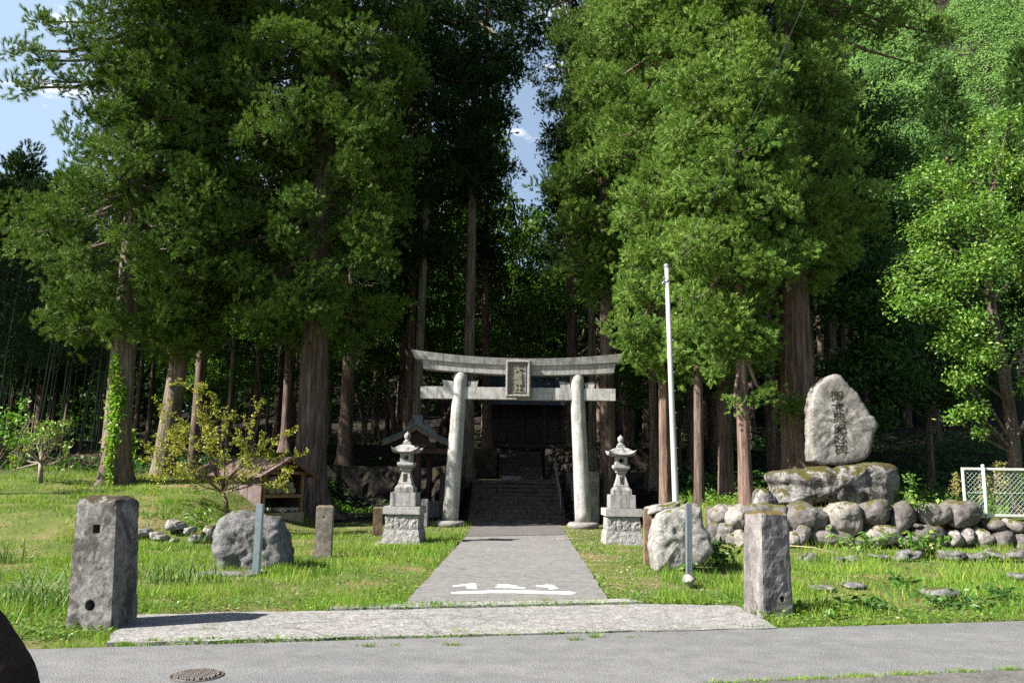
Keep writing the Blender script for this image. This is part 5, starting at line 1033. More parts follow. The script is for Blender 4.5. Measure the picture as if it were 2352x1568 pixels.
broad('bright green broad leaved tree with big leaves behind the chain link fence', (2340, 1120), BY, .75, [(2326, 990), (2305, 850), (2275, 700), (2262, 560), (2290, 380)], .17,
      [(2090, 690, 19.6, .55, 500), (2070, 640, 19.8, .4, 220), (2140, 700, 19.5, .5, 500), (2130, 590, 19.6, .55, 520), (2110, 530, 20, .4, 300), (2190, 640, 19.4, .65, 800), (2170, 500, 19.6, .6, 650), (2110, 420, 20.2, .45, 300), (2190, 420, 19.8, .55, 560), (2150, 390, 20.3, .4, 260), (2250, 480, 19.4, .65, 800), (2270, 360, 19.8, .55, 480), (2250, 290, 20.4, .4, 260), (2320, 280, 20.2, .5, 380), (2340, 400, 19.6, .6, 600), (2330, 540, 19.3, .65, 800), (2370, 620, 19.5, .6, 560), (2260, 600, 19.2, .65, 800), (2220, 740, 19.3, .55, 600), (2180, 790, 19.6, .4, 360), (2260, 810, 19.3, .5, 500), (2370, 880, 19.6, .4, 300), (2210, 870, 19.6, .4, 330), (2235, 940, 19.7, .38, 300), (2190, 960, 19.9, .25, 120), (2250, 990, 19.8, .22, 110), (2390, 500, 19.8, .6, 400), (2390, 760, 19.8, .6, 400), (2390, 330, 20.2, .5, 300)], broad_leaf, cherry_bark, 31, 0, .095)
# dark understorey behind the memorial stone
UL = [('shaded broad leaved tree spreading right behind the memorial stone', (1960, 1080), 29, [(1960, 900), (1950, 700)], [(1920, 560, 27.6, 1.1, 900), (1990, 620, 27.6, 1.2, 1000), (1950, 700, 27.4, 1.2, 1000), (2030, 720, 27.6, 1.1, 900), (2010, 820, 27.4, 1.1, 900), (1940, 850, 27.4, .9, 700), (2060, 880, 27.8, 1., 700), (2010, 960, 27.6, .8, 500), (2060, 780, 28, 1, 700)], 32),
      ('shaded broad leaved tree filling the dark gap left of the bright leafy tree', (2140, 1080), 32, [(2130, 900), (2120, 650)], [(2080, 500, 31, 1.2, 900), (2010, 470, 31, 1.2, 900), (2130, 640, 31, 1.4, 1000), (2160, 780, 31, 1.3, 900), (2080, 860, 31, 1.2, 800), (2190, 900, 31.4, 1.2, 700), (2000, 560, 31, 1.1, 800), (2220, 720, 31, 1.2, 700)], 33),
      ('feathery green tree with open branches below the hillside, right of the big red cedar', (1990, 900), 40, [(1985, 600), (1990, 350)], [(1960, 300, 39, 1.5, 900), (2030, 250, 39, 1.6, 900), (1990, 380, 39, 1.6, 1000), (2060, 350, 39, 1.5, 900), (1940, 420, 38.6, 1.4, 900), (2020, 480, 38.6, 1.5, 900), (1900, 330, 39, 1.3, 700)], 34)]
for lab, bs, yy, tp, tg, sd in UL: broad(lab, bs, yy, Hf(colx(bs[0], yy), yy), tp, .16, tg, under_leaf, cherry_bark, sd, 0, .2, .6)
broad('light green leafy tree glimpsed between the two leftmost big cedars', (400, 1060), 31, Hf(colx(400, 31), 31), [(395, 800), (390, 600), (385, 450)], .1, [(385, 470, 30.5, .7, 380), (375, 530, 30.5, .6, 300), (410, 580, 30.5, .7, 380), (350, 600, 30.5, .6, 250), (430, 520, 30.6, .6, 260)], maple_leaf, branch_bark, 35, 0, .14, .6)
broad('tall light green tree glowing in the wood left of the dark torii cedar', (930, 1000), 39, Hf(colx(930, 39), 39), [(930, 800), (935, 600), (930, 400)], .12, [(930, 430, 38.5, .9, 420), (900, 360, 38.5, .9, 380), (960, 500, 38.5, 1., 460), (910, 540, 38.5, .9, 380), (1000, 440, 38.5, .8, 300), (870, 470, 38.5, .8, 300)], maple_leaf, branch_bark, 36, 0, .16, .6)
# maples lit inside the wood
def proto_maple(seed):
    rng = np.random.default_rng(seed); root = thing('maple_tree', (0, 0, 0), None, 'tree'); mb = MB(); tips = []; grow(rng, mb, Vector((0, 0, -.1)), Vector((.1, 0, 1)), 3.0, .09, 3, tips, .75, .12, (2, 3), .75); part('trunk', mb, cherry_bark, root, recalc=False); C = []
    for p, d in tips: C.append(np.array(p) + ball(34, rng, .3) * .55)
    V, F = quads(leaf_quads(np.concatenate(C), .15, rng, .8)); bulk('crown', V, F, maple_leaf, root); return root
mps = [proto_maple(41), proto_maple(42)]
ML = 'light green maple glowing among the dim trunks of the wood'; GM = 'maples in the wood'
mlist = [(1215, 480, 55), (1160, 560, 54), (1250, 640, 53), (1180, 720, 54), (1270, 470, 56), (930, 460, 38), (960, 560, 40), (1000, 420, 44), (900, 640, 39), (1010, 690, 42), (600, 800, 33), (540, 880, 36), (480, 760, 36), (860, 520, 41), (1300, 640, 53), (880, 850, 38), (1440, 820, 36), (1560, 900, 34), (980, 900, 39), (1230, 430, 56), (1170, 440, 58), (1480, 950, 33), (840, 960, 38)]
for i, (px, py, yy) in enumerate(mlist):
    c = at(px, py, yy); g = Hf(c.x, yy); h = c.z - g; sc = rf.uniform(.9, 1.35); zb_ = max(g, c.z - 5.2 * sc) if h < 9 else g; s2 = h / 5.2 if h > 5.2 * sc else sc; s3 = (min(s2, 1.6), min(s2, 1.6), s2); p_ = mps[i % 2]
    if i < 2: o = p_; o.location = (c.x, yy, g); o.scale = s3; o['label'] = ML; o['group'] = GM
    else: dup(p_, (c.x, yy, g), rf.uniform(0, 6.28), s3, ML, GM)
# bamboo
def proto_bamboo(seed):
    rng = np.random.default_rng(seed); root = thing('bamboo', (0, 0, 0), None, 'bamboo'); mb = MB(); h = 11; lean = rng.uniform(-.06, .12); pts = []; rad = []; q = []
    for i in range(23): t = i / 22; pts.append((lean * h * t + .9 * t ** 3, 0, h * t)); rad.append(.045 * (1 - .75 * t))
    mb.tube(pts, rad, 8)
    for i in range(2, 18): z = pts[i]; mb.lathe([(rad[i] * 1.02, -.012), (rad[i] * 1.2, 0), (rad[i] * 1.02, .012)], z, 8)
    C = []
    for i in range(9, 23):
        for k in range(3): e = Vector(pts[i]) + Vector((rng.normal() * .55, rng.normal() * .55, rng.uniform(-.2, .35))); mb.tube([pts[i], e], [.008, .003], 3, False); C.append(np.array(e) + ball(34, rng, .8) * .5)
    part('stem', mb, plain('bamboo_culm', (.05, .075, .03), (.03, .045, .02), 4, .4, 0), root, recalc=False); V, F = quads(leaf_quads(np.concatenate(C), .17, rng, .3, .22, .7)); bulk('foliage', V, F, bamboo_leaf, root); return root
bps = [proto_bamboo(61), proto_bamboo(62)]
for i in range(34):
    yy = rf.uniform(30.5, 40); x = colx(rf.uniform(-60, 240) if i < 28 else rf.uniform(-250, -60), yy); p_ = bps[i % 2]; sc = rf.uniform(.8, 1.1); lab, gg = 'green bamboo stem among many in the dark grove at the left', 'bamboo in the left grove'
    if i < 2: o = p_; o.location = (x, yy, Hf(x, yy) - .05); o['label'] = lab; o['group'] = gg
    else: dup(p_, (x, yy, Hf(x, yy) - .05), rf.uniform(-.9, .9) + (3.14 if rf.random() < .15 else 0), sc, lab, gg)

# ------------------------------------------------------------------ far masses
rng = np.random.default_rng(71); C = []; sz = []
for i in range(620):
    y = rng.uniform(60, 118); x = rng.uniform(-.75 * y - 10, .62 * y); z = Hf(x, y)
    if abs(x - .013 * y) < 3.5: hgt = min(9, max(2, at(1200, 420, y).z - z))
    else: hgt = rng.uniform(9, 15)
    if x < -.45 * y: hgt = min(hgt, max(3, at(0, 470, y).z - z))
    n = 300; f = rng.uniform(0, 1, n); R_ = rng.uniform(2.2, 3.4); a = rng.uniform(0, 6.28, n); rr = R_ * np.sqrt(np.clip(1 - (f * 1.05) ** 2, 0, 1)) * rng.uniform(.5, 1, n); C.append(np.stack([x + rr * np.cos(a), y + rr * np.sin(a), z + f * hgt], 1))
V, F = quads(leaf_quads(np.concatenate(C), .62, rng, .5, .6, .3)); tag(bulk('woodland', V, F, leaf('woodland_leaf', (.02, .055, .014), (.038, .085, .018), None, .3, .6, .12, .1)), 'far wood closing off the view behind the shrine grove', 'woodland', kind='stuff')
C = []; Nf = []
for i in range(1700):
    y = rng.uniform(96, 232); x = rng.uniform(.33 * y, .72 * y + 6); z = Hf(x, y); R_ = rng.uniform(2.4, 4.6); n = 420; u = unit(rng.normal(size=(n, 3)) + np.array([-.1, -.3, .5])); Nf.append(u); C.append(np.array([x, y, z + R_ * .3]) + u * R_ * rng.uniform(.85, 1.05, (n, 1)) * np.array([1, 1, 1.3]))
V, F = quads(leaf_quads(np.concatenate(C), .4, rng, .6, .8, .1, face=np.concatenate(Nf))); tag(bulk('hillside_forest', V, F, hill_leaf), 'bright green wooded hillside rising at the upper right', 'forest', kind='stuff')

# ================================================================== shrubs and small plants
def shrub(name, label, cat, base, Y, z0, starts, lm, bm, seed, lsize, per, spread, depth, L, r, k=(2, 3), shrink=.72, up=.1, rad=.12, twist=.12, bare=0.0, asp=.6):
    rng = np.random.default_rng(seed); b = Vector((colx(base, Y, z0), Y, z0)); root = thing(name, b, label, cat); mb = MB(); tips = []
    for (d, l_) in starts: grow(rng, mb, b - Vector((0, 0, .05)), Vector(d), L * l_, r, depth, tips, spread, up, k, shrink, 7, twist)
    part('trunk', mb, bm, root, recalc=False); C = []
    for p, d in tips:
        if rng.random() < bare: continue
        C.append(np.array(p) + ball(per, rng, .7) * rad)
    V, F = quads(leaf_quads(np.concatenate(C), lsize, rng, .4, asp)); bulk('foliage', V, F, lm, root); return root
SY = 20.6; sx = colx(530, SY); sz_ = at(530, 1174, SY).z
rng = np.random.default_rng(5); b = Vector((sx, SY, sz_)); root = thing('shrub', b, 'sparse yellow green shrub with crooked twigs in front of the log shed', 'shrub'); mb = MB(); tips = []
fork = at(512, 1130, SY); mb.tube([b - Vector((0, 0, .1)), b.lerp(fork, .5) + Vector((.02, 0, 0)), fork], [.06, .05, .042], 8)
for (px, py, yy) in [(455, 900, 20.6), (430, 960, 20.3), (480, 985, 20.9), (395, 1000, 20.5), (365, 950, 20.8), (330, 1035, 20.6), (385, 1090, 20.2), (520, 985, 20.4), (560, 960, 20.9), (585, 1020, 20.4), (620, 1000, 20.8), (680, 1045, 20.9), (500, 1050, 20.1), (440, 1040, 20.9), (655, 1110, 20.3), (540, 1070, 20.0), (420, 1130, 20.4), (470, 940, 20.8), (610, 1040, 21)]:
    c = at(px, py, yy); mid = fork.lerp(c, .5) + Vector(rng.normal(size=3)) * .14; mb.tube([fork, fork.lerp(mid, .5) + Vector(rng.normal(size=3)) * .05, mid, mid.lerp(c, .5) + Vector(rng.normal(size=3)) * .06, c], [.028, .022, .016, .011, .005], 6, False)
    for j in range(4): grow(rng, mb, mid.lerp(c, rng.uniform(.0, .95)), (c - mid).normalized() + Vector(rng.normal(size=3)) * .75, rng.uniform(.3, .6), .007, 1, tips, .6, .1, (2, 3), .7, 4)
part('trunk', mb, branch_bark, root, recalc=False)
C = np.concatenate([np.array(p) + ball(6, rng, .8) * .07 for p, d in tips if rng.random() < .9]); V, F = quads(leaf_quads(C, .066, rng, .4, .6)); bulk('foliage', V, F, shrub_leaf, root)
TYp = 23.5; z0 = at(97, 1114, TYp).z
rng = np.random.default_rng(9); b = Vector((colx(97, TYp), TYp, z0)); root = thing('pruned_tree', b, 'small pruned tree with bare grey spreading branches and few leaves on the left lawn', 'tree'); mb = MB(); tips = []
fork = at(94, 1062, TYp); mb.tube([b - Vector((0, 0, .1)), b.lerp(fork, .6), fork], [.085, .062, .06], 10)
for (px, py) in [(28, 1078), (20, 1040), (45, 1010), (75, 995), (95, 1000), (115, 990), (140, 1000), (164, 985), (160, 1040), (130, 1020), (60, 1035), (105, 1025), (50, 985)]:
    c = at(px, py, TYp + rng.uniform(-.8, .8)); mid = fork.lerp(c, .5) + Vector((0, 0, -.06)) + Vector(rng.normal(size=3)) * .06; mb.tube([fork, mid, c], [.034, .024, .011], 6, False)
    for j in range(8): grow(rng, mb, mid.lerp(c, rng.uniform(.1, 1)), Vector((rng.normal() * .5, rng.normal() * .5, 1)), rng.uniform(.18, .4), .012, 1, tips, .5, .3, (2, 2), .7, 4)
part('trunk', mb, pale_bark, root, recalc=False)
C = np.concatenate([np.array(p) + ball(4, rng) * .09 for p, d in tips if rng.random() < .11]); V, F = quads(leaf_quads(C, .1, rng, .3)); bulk('foliage', V, F, ivy_leaf, root)
b = Vector((colx(-40, 21.5), 21.5, .8)); root = thing('sapling', b, 'leafy bright green sapling reaching in from the left picture edge', 'sapling'); mb = MB(); rng = np.random.default_rng(12); C = []
for (px, py, R_, n) in [(10, 960, .3, 150), (38, 955, .2, 60), (50, 935, .13, 50), (58, 920, .1, 34), (5, 1000, .35, 170), (30, 1010, .25, 80), (60, 1010, .15, 30), (-30, 980, .5, 220), (45, 968, .15, 50), (-40, 930, .4, 120)]:
    c = at(px, py, 21.5 + rng.uniform(-.3, .3)); m_ = b.lerp(c, .5) + Vector((0, 0, .1)); mb.tube([b, m_, c], [.03, .02, .006], 5, False); C.append(np.array(c) + ball(int(n * .65), rng) * R_)
part('trunk', mb, branch_bark, root, recalc=False); V, F = quads(leaf_quads(np.concatenate(C), .1, rng, .4)); bulk('foliage', V, F, leaf('sapling_leaf', (.1, .24, .035), (.15, .3, .05), None, .35, .4, 1.5, .4), root)
# ivy on the leaning cedar
rng = np.random.default_rng(14); C = []
for i in range(2400):
    py = 812 + 300 * rng.beta(1.15, 1.0); w = np.interp(py, [812, 850, 900, 960, 1010, 1060, 1112], [3, 10, 17, 15, 14, 9, 6]); cxp = np.interp(py, [812, 860, 900, 960, 1010, 1060, 1112], [265, 266, 268, 261, 256, 249, 252])
    if py > 1040 and rng.random() < .6: continue
    px = cxp + rng.normal() * w * .55; tcx = np.interp(py, [720, 1116], [290, 262]); rad = .40 * (1 + .55 * math.exp(-(max(0, 1112 - py) / 76) / .53)) * 24 / 24; 
    c = at(px, py, Y1); tc_ = at(tcx, py, Y1); dx = c.x - tc_.x; dy = math.sqrt(max(.0, rad ** 2 - dx * dx)) if abs(dx) < rad else 0; c = at(px, py, Y1 - dy - rng.uniform(.02, .12)); C.append(tuple(c))
for i in range(160): c = at(rng.normal() * 3 + 285, rng.uniform(890, 935), Y1 - .3); C.append(tuple(c))
V = leaf_quads(np.array(C), .105, rng, .1, .8, .5); V, F = quads(V); o = bulk('ivy', V, F, ivy_leaf, None, (colx(262, Y1), Y1 - .5, 1.2)); tag(o, 'bright green ivy climbing the trunk of the leaning cedar on the left', 'ivy')
rng = np.random.default_rng(15); C = []
for i in range(420): c = at(300 + rng.normal() * 5, rng.uniform(985, 1075), 25.2); C.append(tuple(c))
V, F = quads(leaf_quads(np.array(C), .11, rng, .2, .8, .5)); tag(bulk('ivy', V, F, ivy_leaf, None, (C[0][0], 25.2, 1.3)), 'smaller patch of creeper hanging just right of the leaning cedar foot', 'ivy')
def strap_plant(label, px, py, n, L, seed, group=None, spread=.25, m=None):
    rng = np.random.default_rng(seed); b = gp(px, py); b.z = Hf(b.x, b.y); root_ = []
    for i in range(n):
        a = rng.uniform(0, 6.28); o = Vector((rng.normal() * spread, rng.normal() * spread * .6, 0)); d = Vector((math.cos(a), math.sin(a), 0)); l_ = L * rng.uniform(.6, 1.15); out = rng.uniform(.3, .85); w = rng.uniform(.005, .01); sd = Vector((-d.y, d.x, 0)) * w; pv = None
        for k in range(5):
            t = k / 5; t2 = (k + 1) / 5; f = lambda t: b + o + d * (out * l_ * t ** 1.6) + Vector((0, 0, l_ * (t * 1.05 - .55 * out * 1.6 * t ** 2.6)))
            p, q = f(t), f(t2); s0 = sd * (1 - t ** 2 * .9); s1_ = sd * (1 - t2 ** 2 * .95); root_ += [p - s0, p + s0, q + s1_, q - s1_]
    V, F = quads(np.array([tuple(v) for v in root_])); o = thing('strap_leaf_plant', b, label, 'plant', group); bulk('leaves', V, F, m or strap_leaf, o); return o
strap_plant('clump of long arching strap leaves left of the tall left gate post', 88, 1398, 170, .62, 1, None, .3); strap_plant('strap leaved clump in the grass midway between left gate post and rugged boulder', 385, 1338, 130, .5, 2, None, .35)
strap_plant('small pale strap leaved clump at the left foot of the rugged boulder', 468, 1262, 46, .5, 3, None, .2); strap_plant('few strap leaves at the left picture edge above the arching clump', 8, 1290, 40, .6, 4, None, .2)
def leafy(label, px, py, h, w, n, ls, seed, m, group=None, name='leafy_weed', zoff=0, Y=None, asp=.5):
    rng = np.random.default_rng(seed); b = gp(px, py) if Y is None else at(px, py, Y)
    if Y is None: b.z = Hf(b.x, b.y)
    mb = MB(); C = []; root = thing(name, b, label, 'plant', group)
    for i in range(max(4, n // 14)):
        e = b + Vector((rng.normal() * w * .5, rng.normal() * w * .4, h * rng.uniform(.5, 1))); mb.tube([b + Vector((rng.normal() * w * .15, rng.normal() * w * .1, -.02)), b.lerp(e, .6) + Vector((0, 0, .1 * h)), e], [.006, .005, .003], 4, False)
        for k in range(14): t = rng.uniform(.25, 1.05); p = b.lerp(e, t); C.append((p.x + rng.normal() * .05, p.y + rng.normal() * .05, p.z + rng.normal() * .03))
    part('stem', mb, plain('green_stem', (.12, .17, .05), (.08, .11, .03), 9, .6, 0) if 'green_stem' not in MATS else MATS['green_stem'], root, recalc=False)
    V, F = quads(leaf_quads(np.array(C), ls, rng, .6, asp)); bulk('leaves', V, F, m, root); return root
weed_leaf = leaf('weed_leaf', (.075, .17, .028), (.12, .24, .035), (.2, .26, .05), .3, .4, 2, .35); dark_weed = leaf('dark_weed', (.045, .12, .025), (.075, .17, .03), None, .3, .4, 2, .4)
leafy('bushy yellow green weed below the middle of the boulder wall', 1992, 1272, .55, .75, 190, .13, 1, weed_leaf); leafy('dense dark leaved weed below the boulder wall, left of the fence', 2125, 1283, .6, .7, 200, .14, 2, weed_leaf)
leafy('leafy plant at the right foot of the pale flagpole boulder', 1645, 1302, .55, .55, 190, .14, 3, dark_weed); leafy('low leafy plant growing right in front of the pale flagpole boulder', 1562, 1312, .35, .5, 120, .1, 4, weed_leaf)
leafy('spreading coarse leaved weed near the right gate post', 2000, 1400, .18, .55, 120, .1, 5, dark_weed); leafy('coarse weed nearest the road on the right verge', 2190, 1402, .22, .75, 170, .09, 6, dark_weed); leafy('leafy weed by the road at the far right', 2330, 1385, .25, .65, 150, .085, 7, dark_weed)
leafy('small dark weed in the grass between the right lawn stones', 2085, 1345, .2, .3, 50, .12, 8, dark_weed); leafy('weed close beside the foot of the right gate post', 1880, 1412, .12, .4, 60, .11, 9, weed_leaf)
leafy('trailing plant hanging down the gap between two wall boulders', 2112, 1170, .3, .3, 90, .1, 10, weed_leaf, Y=18.9); leafy('bushy weeds on the left grass bank above the mossy stones', 460, 1200, .35, .9, 160, .09, 11, weed_leaf, Y=18.7); leafy('leafy green tuft at the left end of the bank stones', 345, 1205, .3, .6, 110, .08, 12, dark_weed, Y=18.8)
leafy('creeper on the lower wall below the fence corner', 2215, 1245, .35, .35, 70, .12, 13, dark_weed)
def spike(label, px, py0, py1, Y, w, n, ls, seed, m, name='dock_plant', z_from=.0):
    rng = np.random.default_rng(seed); a, b = at(px, py0, Y), at(px, py1, Y); mb = MB(); mb.tube([a, b], [.01, .004], 5, False); C = []; root = thing(name, a, label, 'plant'); 
    for i in range(n): t = rng.uniform(z_from, 1); r_ = w * (1 - abs(t - .5) * 1.3) ; C.append((a.x + (b.x - a.x) * t + rng.normal() * r_, Y + rng.normal() * r_, a.z + (b.z - a.z) * t))
    part('stem', mb, MATS['green_stem'], root, recalc=False); V, F = quads(leaf_quads(np.array(C), ls, rng, .2, .45)); bulk('leaves', V, F, m, root)
dock = leaf('dock_seed', (.2, .2, .06), (.27, .25, .09), (.3, .22, .1), .2, .6, 2, .1)
spike('yellow brown dock spike standing left of the chain link fence', 2196, 1150, 1085, 19.8, .07, 380, .05, 1, dock, z_from=.25); spike('pale thistle like weed above the boulder wall', 2090, 1160, 1086, 19.8, .1, 90, .12, 2, weed_leaf, 'thistle'); spike('tall yellow green dock plant behind the fence, before the tree trunk', 2296, 1150, 1058, 20.0, .13, 420, .07, 3, dock)
spike('shorter dock plant behind the fence left of the tall one', 2262, 1150, 1090, 20.1, .1, 260, .07, 4, dock); spike('dock plant behind the fence close to the picture edge', 2340, 1150, 1080, 20.1, .14, 300, .08, 5, weed_leaf)
# heap of cut twigs
rng = np.random.default_rng(33); mb = MB()
for i in range(230):
    c = at(186 + rng.normal() * 22, 1062, 29.0); c.z = Hf(c.x, 29) + abs(rng.normal()) * .2; a = rng.uniform(0, 6.28); d = Vector((math.cos(a), .4 * math.sin(a), rng.normal() * .2)) * rng.uniform(.3, .9); mb.tube([c - d, c + d * .2 + Vector((0, 0, .05)), c + d], [.012, .01, .006], 4, False)
tag(part('brushwood', mb, plain('dead_twigs', (.14, .09, .07), (.08, .05, .04), 9, .9, 0), recalc=False), 'heap of cut brown twigs at the edge of the bamboo grove', 'twigs')
mb = MB(); p0 = gp(1298, 1242); mb.tube([p0 + Vector((-.25, .2, .03)), p0 + Vector((.1, .05, .05)), p0 + Vector((.7, -.02, .04))], [.012, .016, .008], 6); tag(part('fallen_branch', mb, pale_bark), 'thin pale fallen branch lying across the right edge of the path', 'branch')
mb = MB(); p0 = gp(1850, 1268); mb.tube([p0 + Vector((-.3, .3, .12)), p0 + Vector((.2, .1, .1)), p0 + Vector((.55, -.35, .02))], [.01, .012, .006], 6); tag(part('dead_stem', mb, plain('straw', (.4, .33, .2), (.3, .24, .14), 9, .8, 0)), 'dry straw coloured stem drooping in the grass right of the right gate post', 'stem')

# ================================================================== grass and ground cover
def covered(x, y):
    bad = inpoly(x, y, PATH) | inpoly(x, y, APRON) | (y < E0.y + (x - E0.x) * rd.y / rd.x - .02)
    bad |= (x > 4.7) & (y > 18.9) & (y < 19.75); bad |= (np.hypot(x - SA.x - .2, y - SA.y - 1.2) < .1); u = (x - SA.x) * ux.x + (y - SA.y) * ux.y; v = (x - SA.x) * uy.x + (y - SA.y) * uy.y; bad |= (u > -.02) & (u < SW + .02) & (v > -.05) & (v < SL)
    return bad
rng = np.random.default_rng(77); N = 620000
y = 6.5 * np.exp(rng.uniform(0, 1, N) * math.log(31 / 6.5)); x = rng.uniform(-1, 1, N) * (.69 * y + 1.0)
d = fbm(x * .55, y * .55, 21); d2 = fbm(x * 2.2, y * 2.2, 31)
prob = np.clip((d - .34) * 3.2, .12, 1) * np.clip((d2 - .28) * 3., .1, 1)
pl_x = PATH[0].x + (PATH[3].x - PATH[0].x) * (y - PATH[0].y) / (PATH[3].y - PATH[0].y); pr_x = PATH[1].x + (PATH[2].x - PATH[1].x) * (y - PATH[1].y) / (PATH[2].y - PATH[1].y)
gravel = (x > pr_x) & (x < pr_x + np.interp(y, [9, 12, 16, 20, 25], [.2, .9, 1.6, 2.6, 4]))
prob *= np.where(gravel, .3, 1)
back = sm(21.5, 24.0, y) * ((x > -5.8) & (x < 4.7)); prob *= 1 - .96 * back
prob *= np.where((x > 4.7) & (y > 19), .55, 1); prob *= 1 - .8 * sm(27, 30, y)
soilp = np.exp(-(((x + 8.6) / 1.4) ** 2 + ((y - 14.9) / .9) ** 2)); prob *= 1 - .93 * (soilp > .7)
keep = (rng.uniform(0, 1, N) < prob) & ~covered(x, y); x, y, d = x[keep], y[keep], d[keep]; n = len(x); z = H(x, y)
tall = np.where(x > pr_x[keep] + .6, 1.25, .9) * (.55 + .9 * fbm(x * .9, y * .9, 41)); nearroad = np.clip((y - (E0.y + (x - E0.x) * rd.y / rd.x)) / .6, .35, 1)
tall = tall * np.where(fbm(x * 1.7, y * 1.7, 91) > .62, 1.9, 1); wet = np.where((x < -4.6) & (y < 10.5), 1.5, 1); h = rng.uniform(.035, .115, n) * tall * nearroad * wet * np.where(gravel[keep], .5, 1) * np.interp(y, [7, 20, 30], [1, 1.0, 1.3]); w = .0042 * (y / 9) ** .8 * rng.uniform(.7, 1.4, n)
a = rng.uniform(0, 6.28, n); lean = rng.uniform(.1, .75, n) * h; la = rng.uniform(0, 6.28, n)
B = np.stack([x, y, z - .01], 1); S_ = np.stack([np.cos(a), np.sin(a), 0 * a], 1) * w[:, None]; T = B + np.stack([np.cos(la) * lean, np.sin(la) * lean, h + .01], 1)
V, F = tris(np.stack([B - S_, B + S_, T], 1)); tag(bulk('grass', V, F, grass_leaf), 'short bright spring grass over both lawns and the left bank', 'grass', kind='stuff')
# low broad weeds, clover and fallen leaves
N = 150000; y = 6.8 * np.exp(rng.uniform(0, 1, N) * math.log(30 / 6.8)); x = rng.uniform(-1, 1, N) * (.69 * y + 1.0); d = fbm(x * .8, y * .8, 51); pr = np.clip((d - .42) * 5, 0, 1) * (1 - .9 * (sm(22, 24, y) * ((x > -5.5) & (x < 4.7)))); k = (rng.uniform(0, 1, N) < pr) & ~covered(x, y); x, y = x[k], y[k]
V = leaf_quads(np.stack([x, y, H(x, y) + rng.uniform(.01, .06, len(x))], 1), .038, rng, 1.6, .75, .0); 
extra = []
# lit ground cover before the left terrace wall, undergrowth on the terraces and slopes
def patch(n, x0, x1, y0, y1, hmax, size, clump=1.0):
    x = rng.uniform(x0, x1, n); y = rng.uniform(y0, y1, n); d = fbm(x * clump, y * clump, 61); k = (rng.uniform(0, 1, n) < np.clip((d - .3) * 4, 0, 1)) & ~((np.abs(x - .3) < 2.3) & (y > 26.5) & (y < 46)); x, y = x[k], y[k]; return leaf_quads(np.stack([x, y, H(x, y) + rng.uniform(0, 1, len(x)) ** 1.5 * hmax], 1), size, rng, 1., .6, .2)
V2 = np.concatenate([patch(2600, -7.2, -4.2, 28.6, 31, .28, .11, .6), patch(6000, 7.5, 16, 20.6, 30, .45, .12), patch(2500, 4.9, 8, 22, 30, .25, .1)])
V, F = quads(np.concatenate([V, V2])); tag(bulk('ground_cover', V, F, weed_leaf), 'low broad leaved weeds and clover among the grass', 'ground cover', kind='stuff')
V = np.concatenate([patch(26000, -26, 22, 30, 58, .55, .17, .5), patch(9000, -22, -7, 27, 36, .5, .15, .6), patch(7000, 6, 24, 26, 36, .9, .17, .5), patch(12000, 8, 30, 33, 50, 1.1, .2, .3)]); V, F = quads(V); tag(bulk('undergrowth', V, F, under_leaf), 'dark leafy undergrowth on the forest floor', 'undergrowth', kind='stuff')
# leaf litter and gravel bits
N = 26000; y = rng.uniform(9.5, 30, N); x = rng.uniform(-7, 7, N); pl_ = PATH[0].x + (PATH[3].x - PATH[0].x) * (y - PATH[0].y) / (PATH[3].y - PATH[0].y); pr_ = PATH[1].x + (PATH[2].x - PATH[1].x) * (y - PATH[1].y) / (PATH[2].y - PATH[1].y)
wgt = np.exp(-np.abs(x - pr_ - .5) / 1.0) * (x > pr_) * .9 + np.exp(-np.abs(x - pl_) / .25) * (x < pl_) * .4 * (y > 17) + .05 + .22 * sm(20, 24, y) * ((x < 4.6) & (x > -6)); k = (rng.uniform(0, 1, N) < wgt) & ~covered(x, y); x, y = x[k], y[k]
V, F = quads(leaf_quads(np.stack([x, y, H(x, y) + .012], 1), .045, rng, 2.5, .7, 0, .5)); tag(bulk('gravel', V, F, plain('litter', (.34, .29, .22), (.16, .11, .07), 60, .9, 0)), 'scattered gravel and fallen leaves beside the path', 'gravel', kind='stuff')
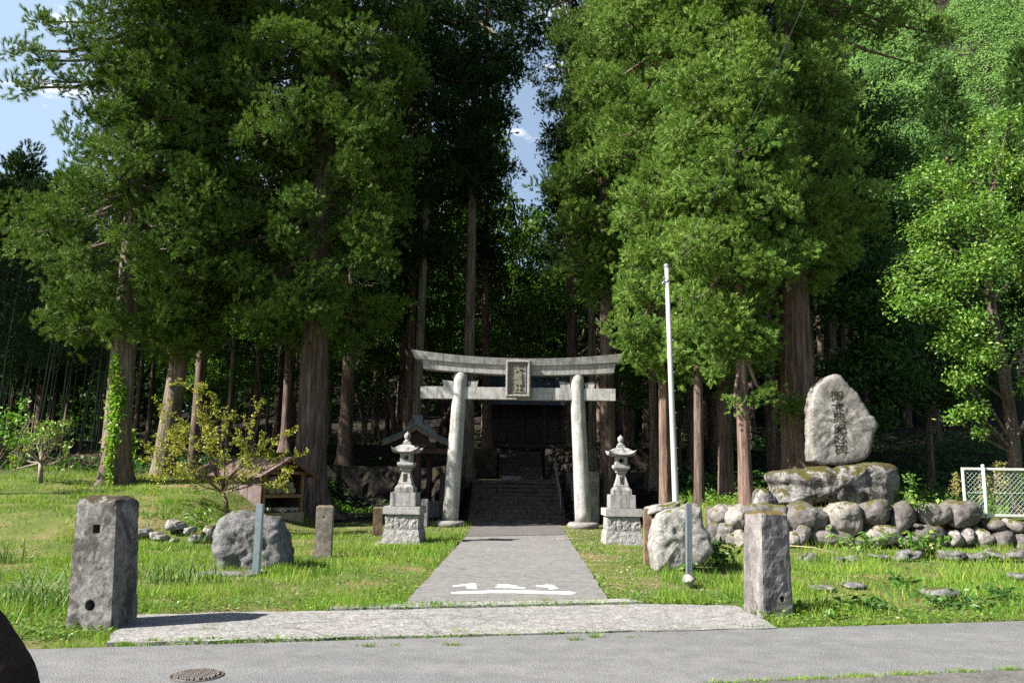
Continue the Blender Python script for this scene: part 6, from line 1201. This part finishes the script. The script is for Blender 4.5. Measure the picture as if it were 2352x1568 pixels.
# weeds in cracks and joints of the paving
C = []
def tuft(px, py, n, h, sp=.05): 
    b = gp(px, py, .012)
    for i in range(n): C.append((b.x + rng.normal() * sp, b.y + rng.normal() * sp * .35, .0, h * rng.uniform(.4, 1)))
for px, py, n, h in [(850, 1481, 40, .05), (905, 1478, 18, .04), (1040, 1478, 60, .05), (1320, 1466, 50, .06), (1368, 1460, 40, .09), (1450, 1460, 20, .04), (1030, 1460, 20, .04), (1052, 1448, 40, .05), (1105, 1449, 40, .04), (1160, 1450, 16, .03), (1000, 1396, 36, .05), (1075, 1397, 50, .04), (1195, 1392, 40, .06), (1430, 1385, 60, .05), (1490, 1383, 50, .06), (1255, 1380, 60, .07), (1360, 1378, 40, .05), (1430, 1374, 20, .08), (440, 1466, 60, .05), (480, 1443, 40, .06), (420, 1470, 50, .05), (350, 1470, 90, .05), (290, 1478, 140, .05), (1060, 1307, 40, .05), (1140, 1236, 20, .04), (1180, 1233, 26, .04), (1250, 1232, 30, .05), (1300, 1230, 20, .04), (560, 1420, 12, .03), (760, 1455, 12, .03)]: tuft(px, py, n, h)
for px in range(1640, 2352, 8):
    py = 1568 - (px - 1640) * .0465; 
    if rng.random() < .45 * (1 + math.sin(px * .055)): tuft(px + rng.uniform(-5, 5), py, int(rng.integers(10, 46)), .055, .06)
for px in range(300, 2352, 11):
    q = E0 + rd * ((gp(px, 1470) - E0).dot(rd)); 
    for i in range(int(rng.integers(0, 6)) + (10 if px > 1780 else 0)): C.append((q.x + rng.normal() * .06, q.y + .02 + abs(rng.normal()) * .03, 0, rng.uniform(.015, .05)))
C = np.array(C); n = len(C); a = rng.uniform(0, 6.28, n); B = np.stack([C[:, 0], C[:, 1], C[:, 2]], 1); S_ = np.stack([np.cos(a), np.sin(a), 0 * a], 1) * .004; T = B + np.stack([rng.normal(size=n) * .5 * C[:, 3], rng.normal(size=n) * .5 * C[:, 3], C[:, 3]], 1)
V, F = tris(np.stack([B - S_, B + S_, T], 1)); tag(bulk('joint_weeds', V, F, grass_leaf), 'thin weeds sprouting from paving cracks and the road edge', 'weeds', kind='stuff')
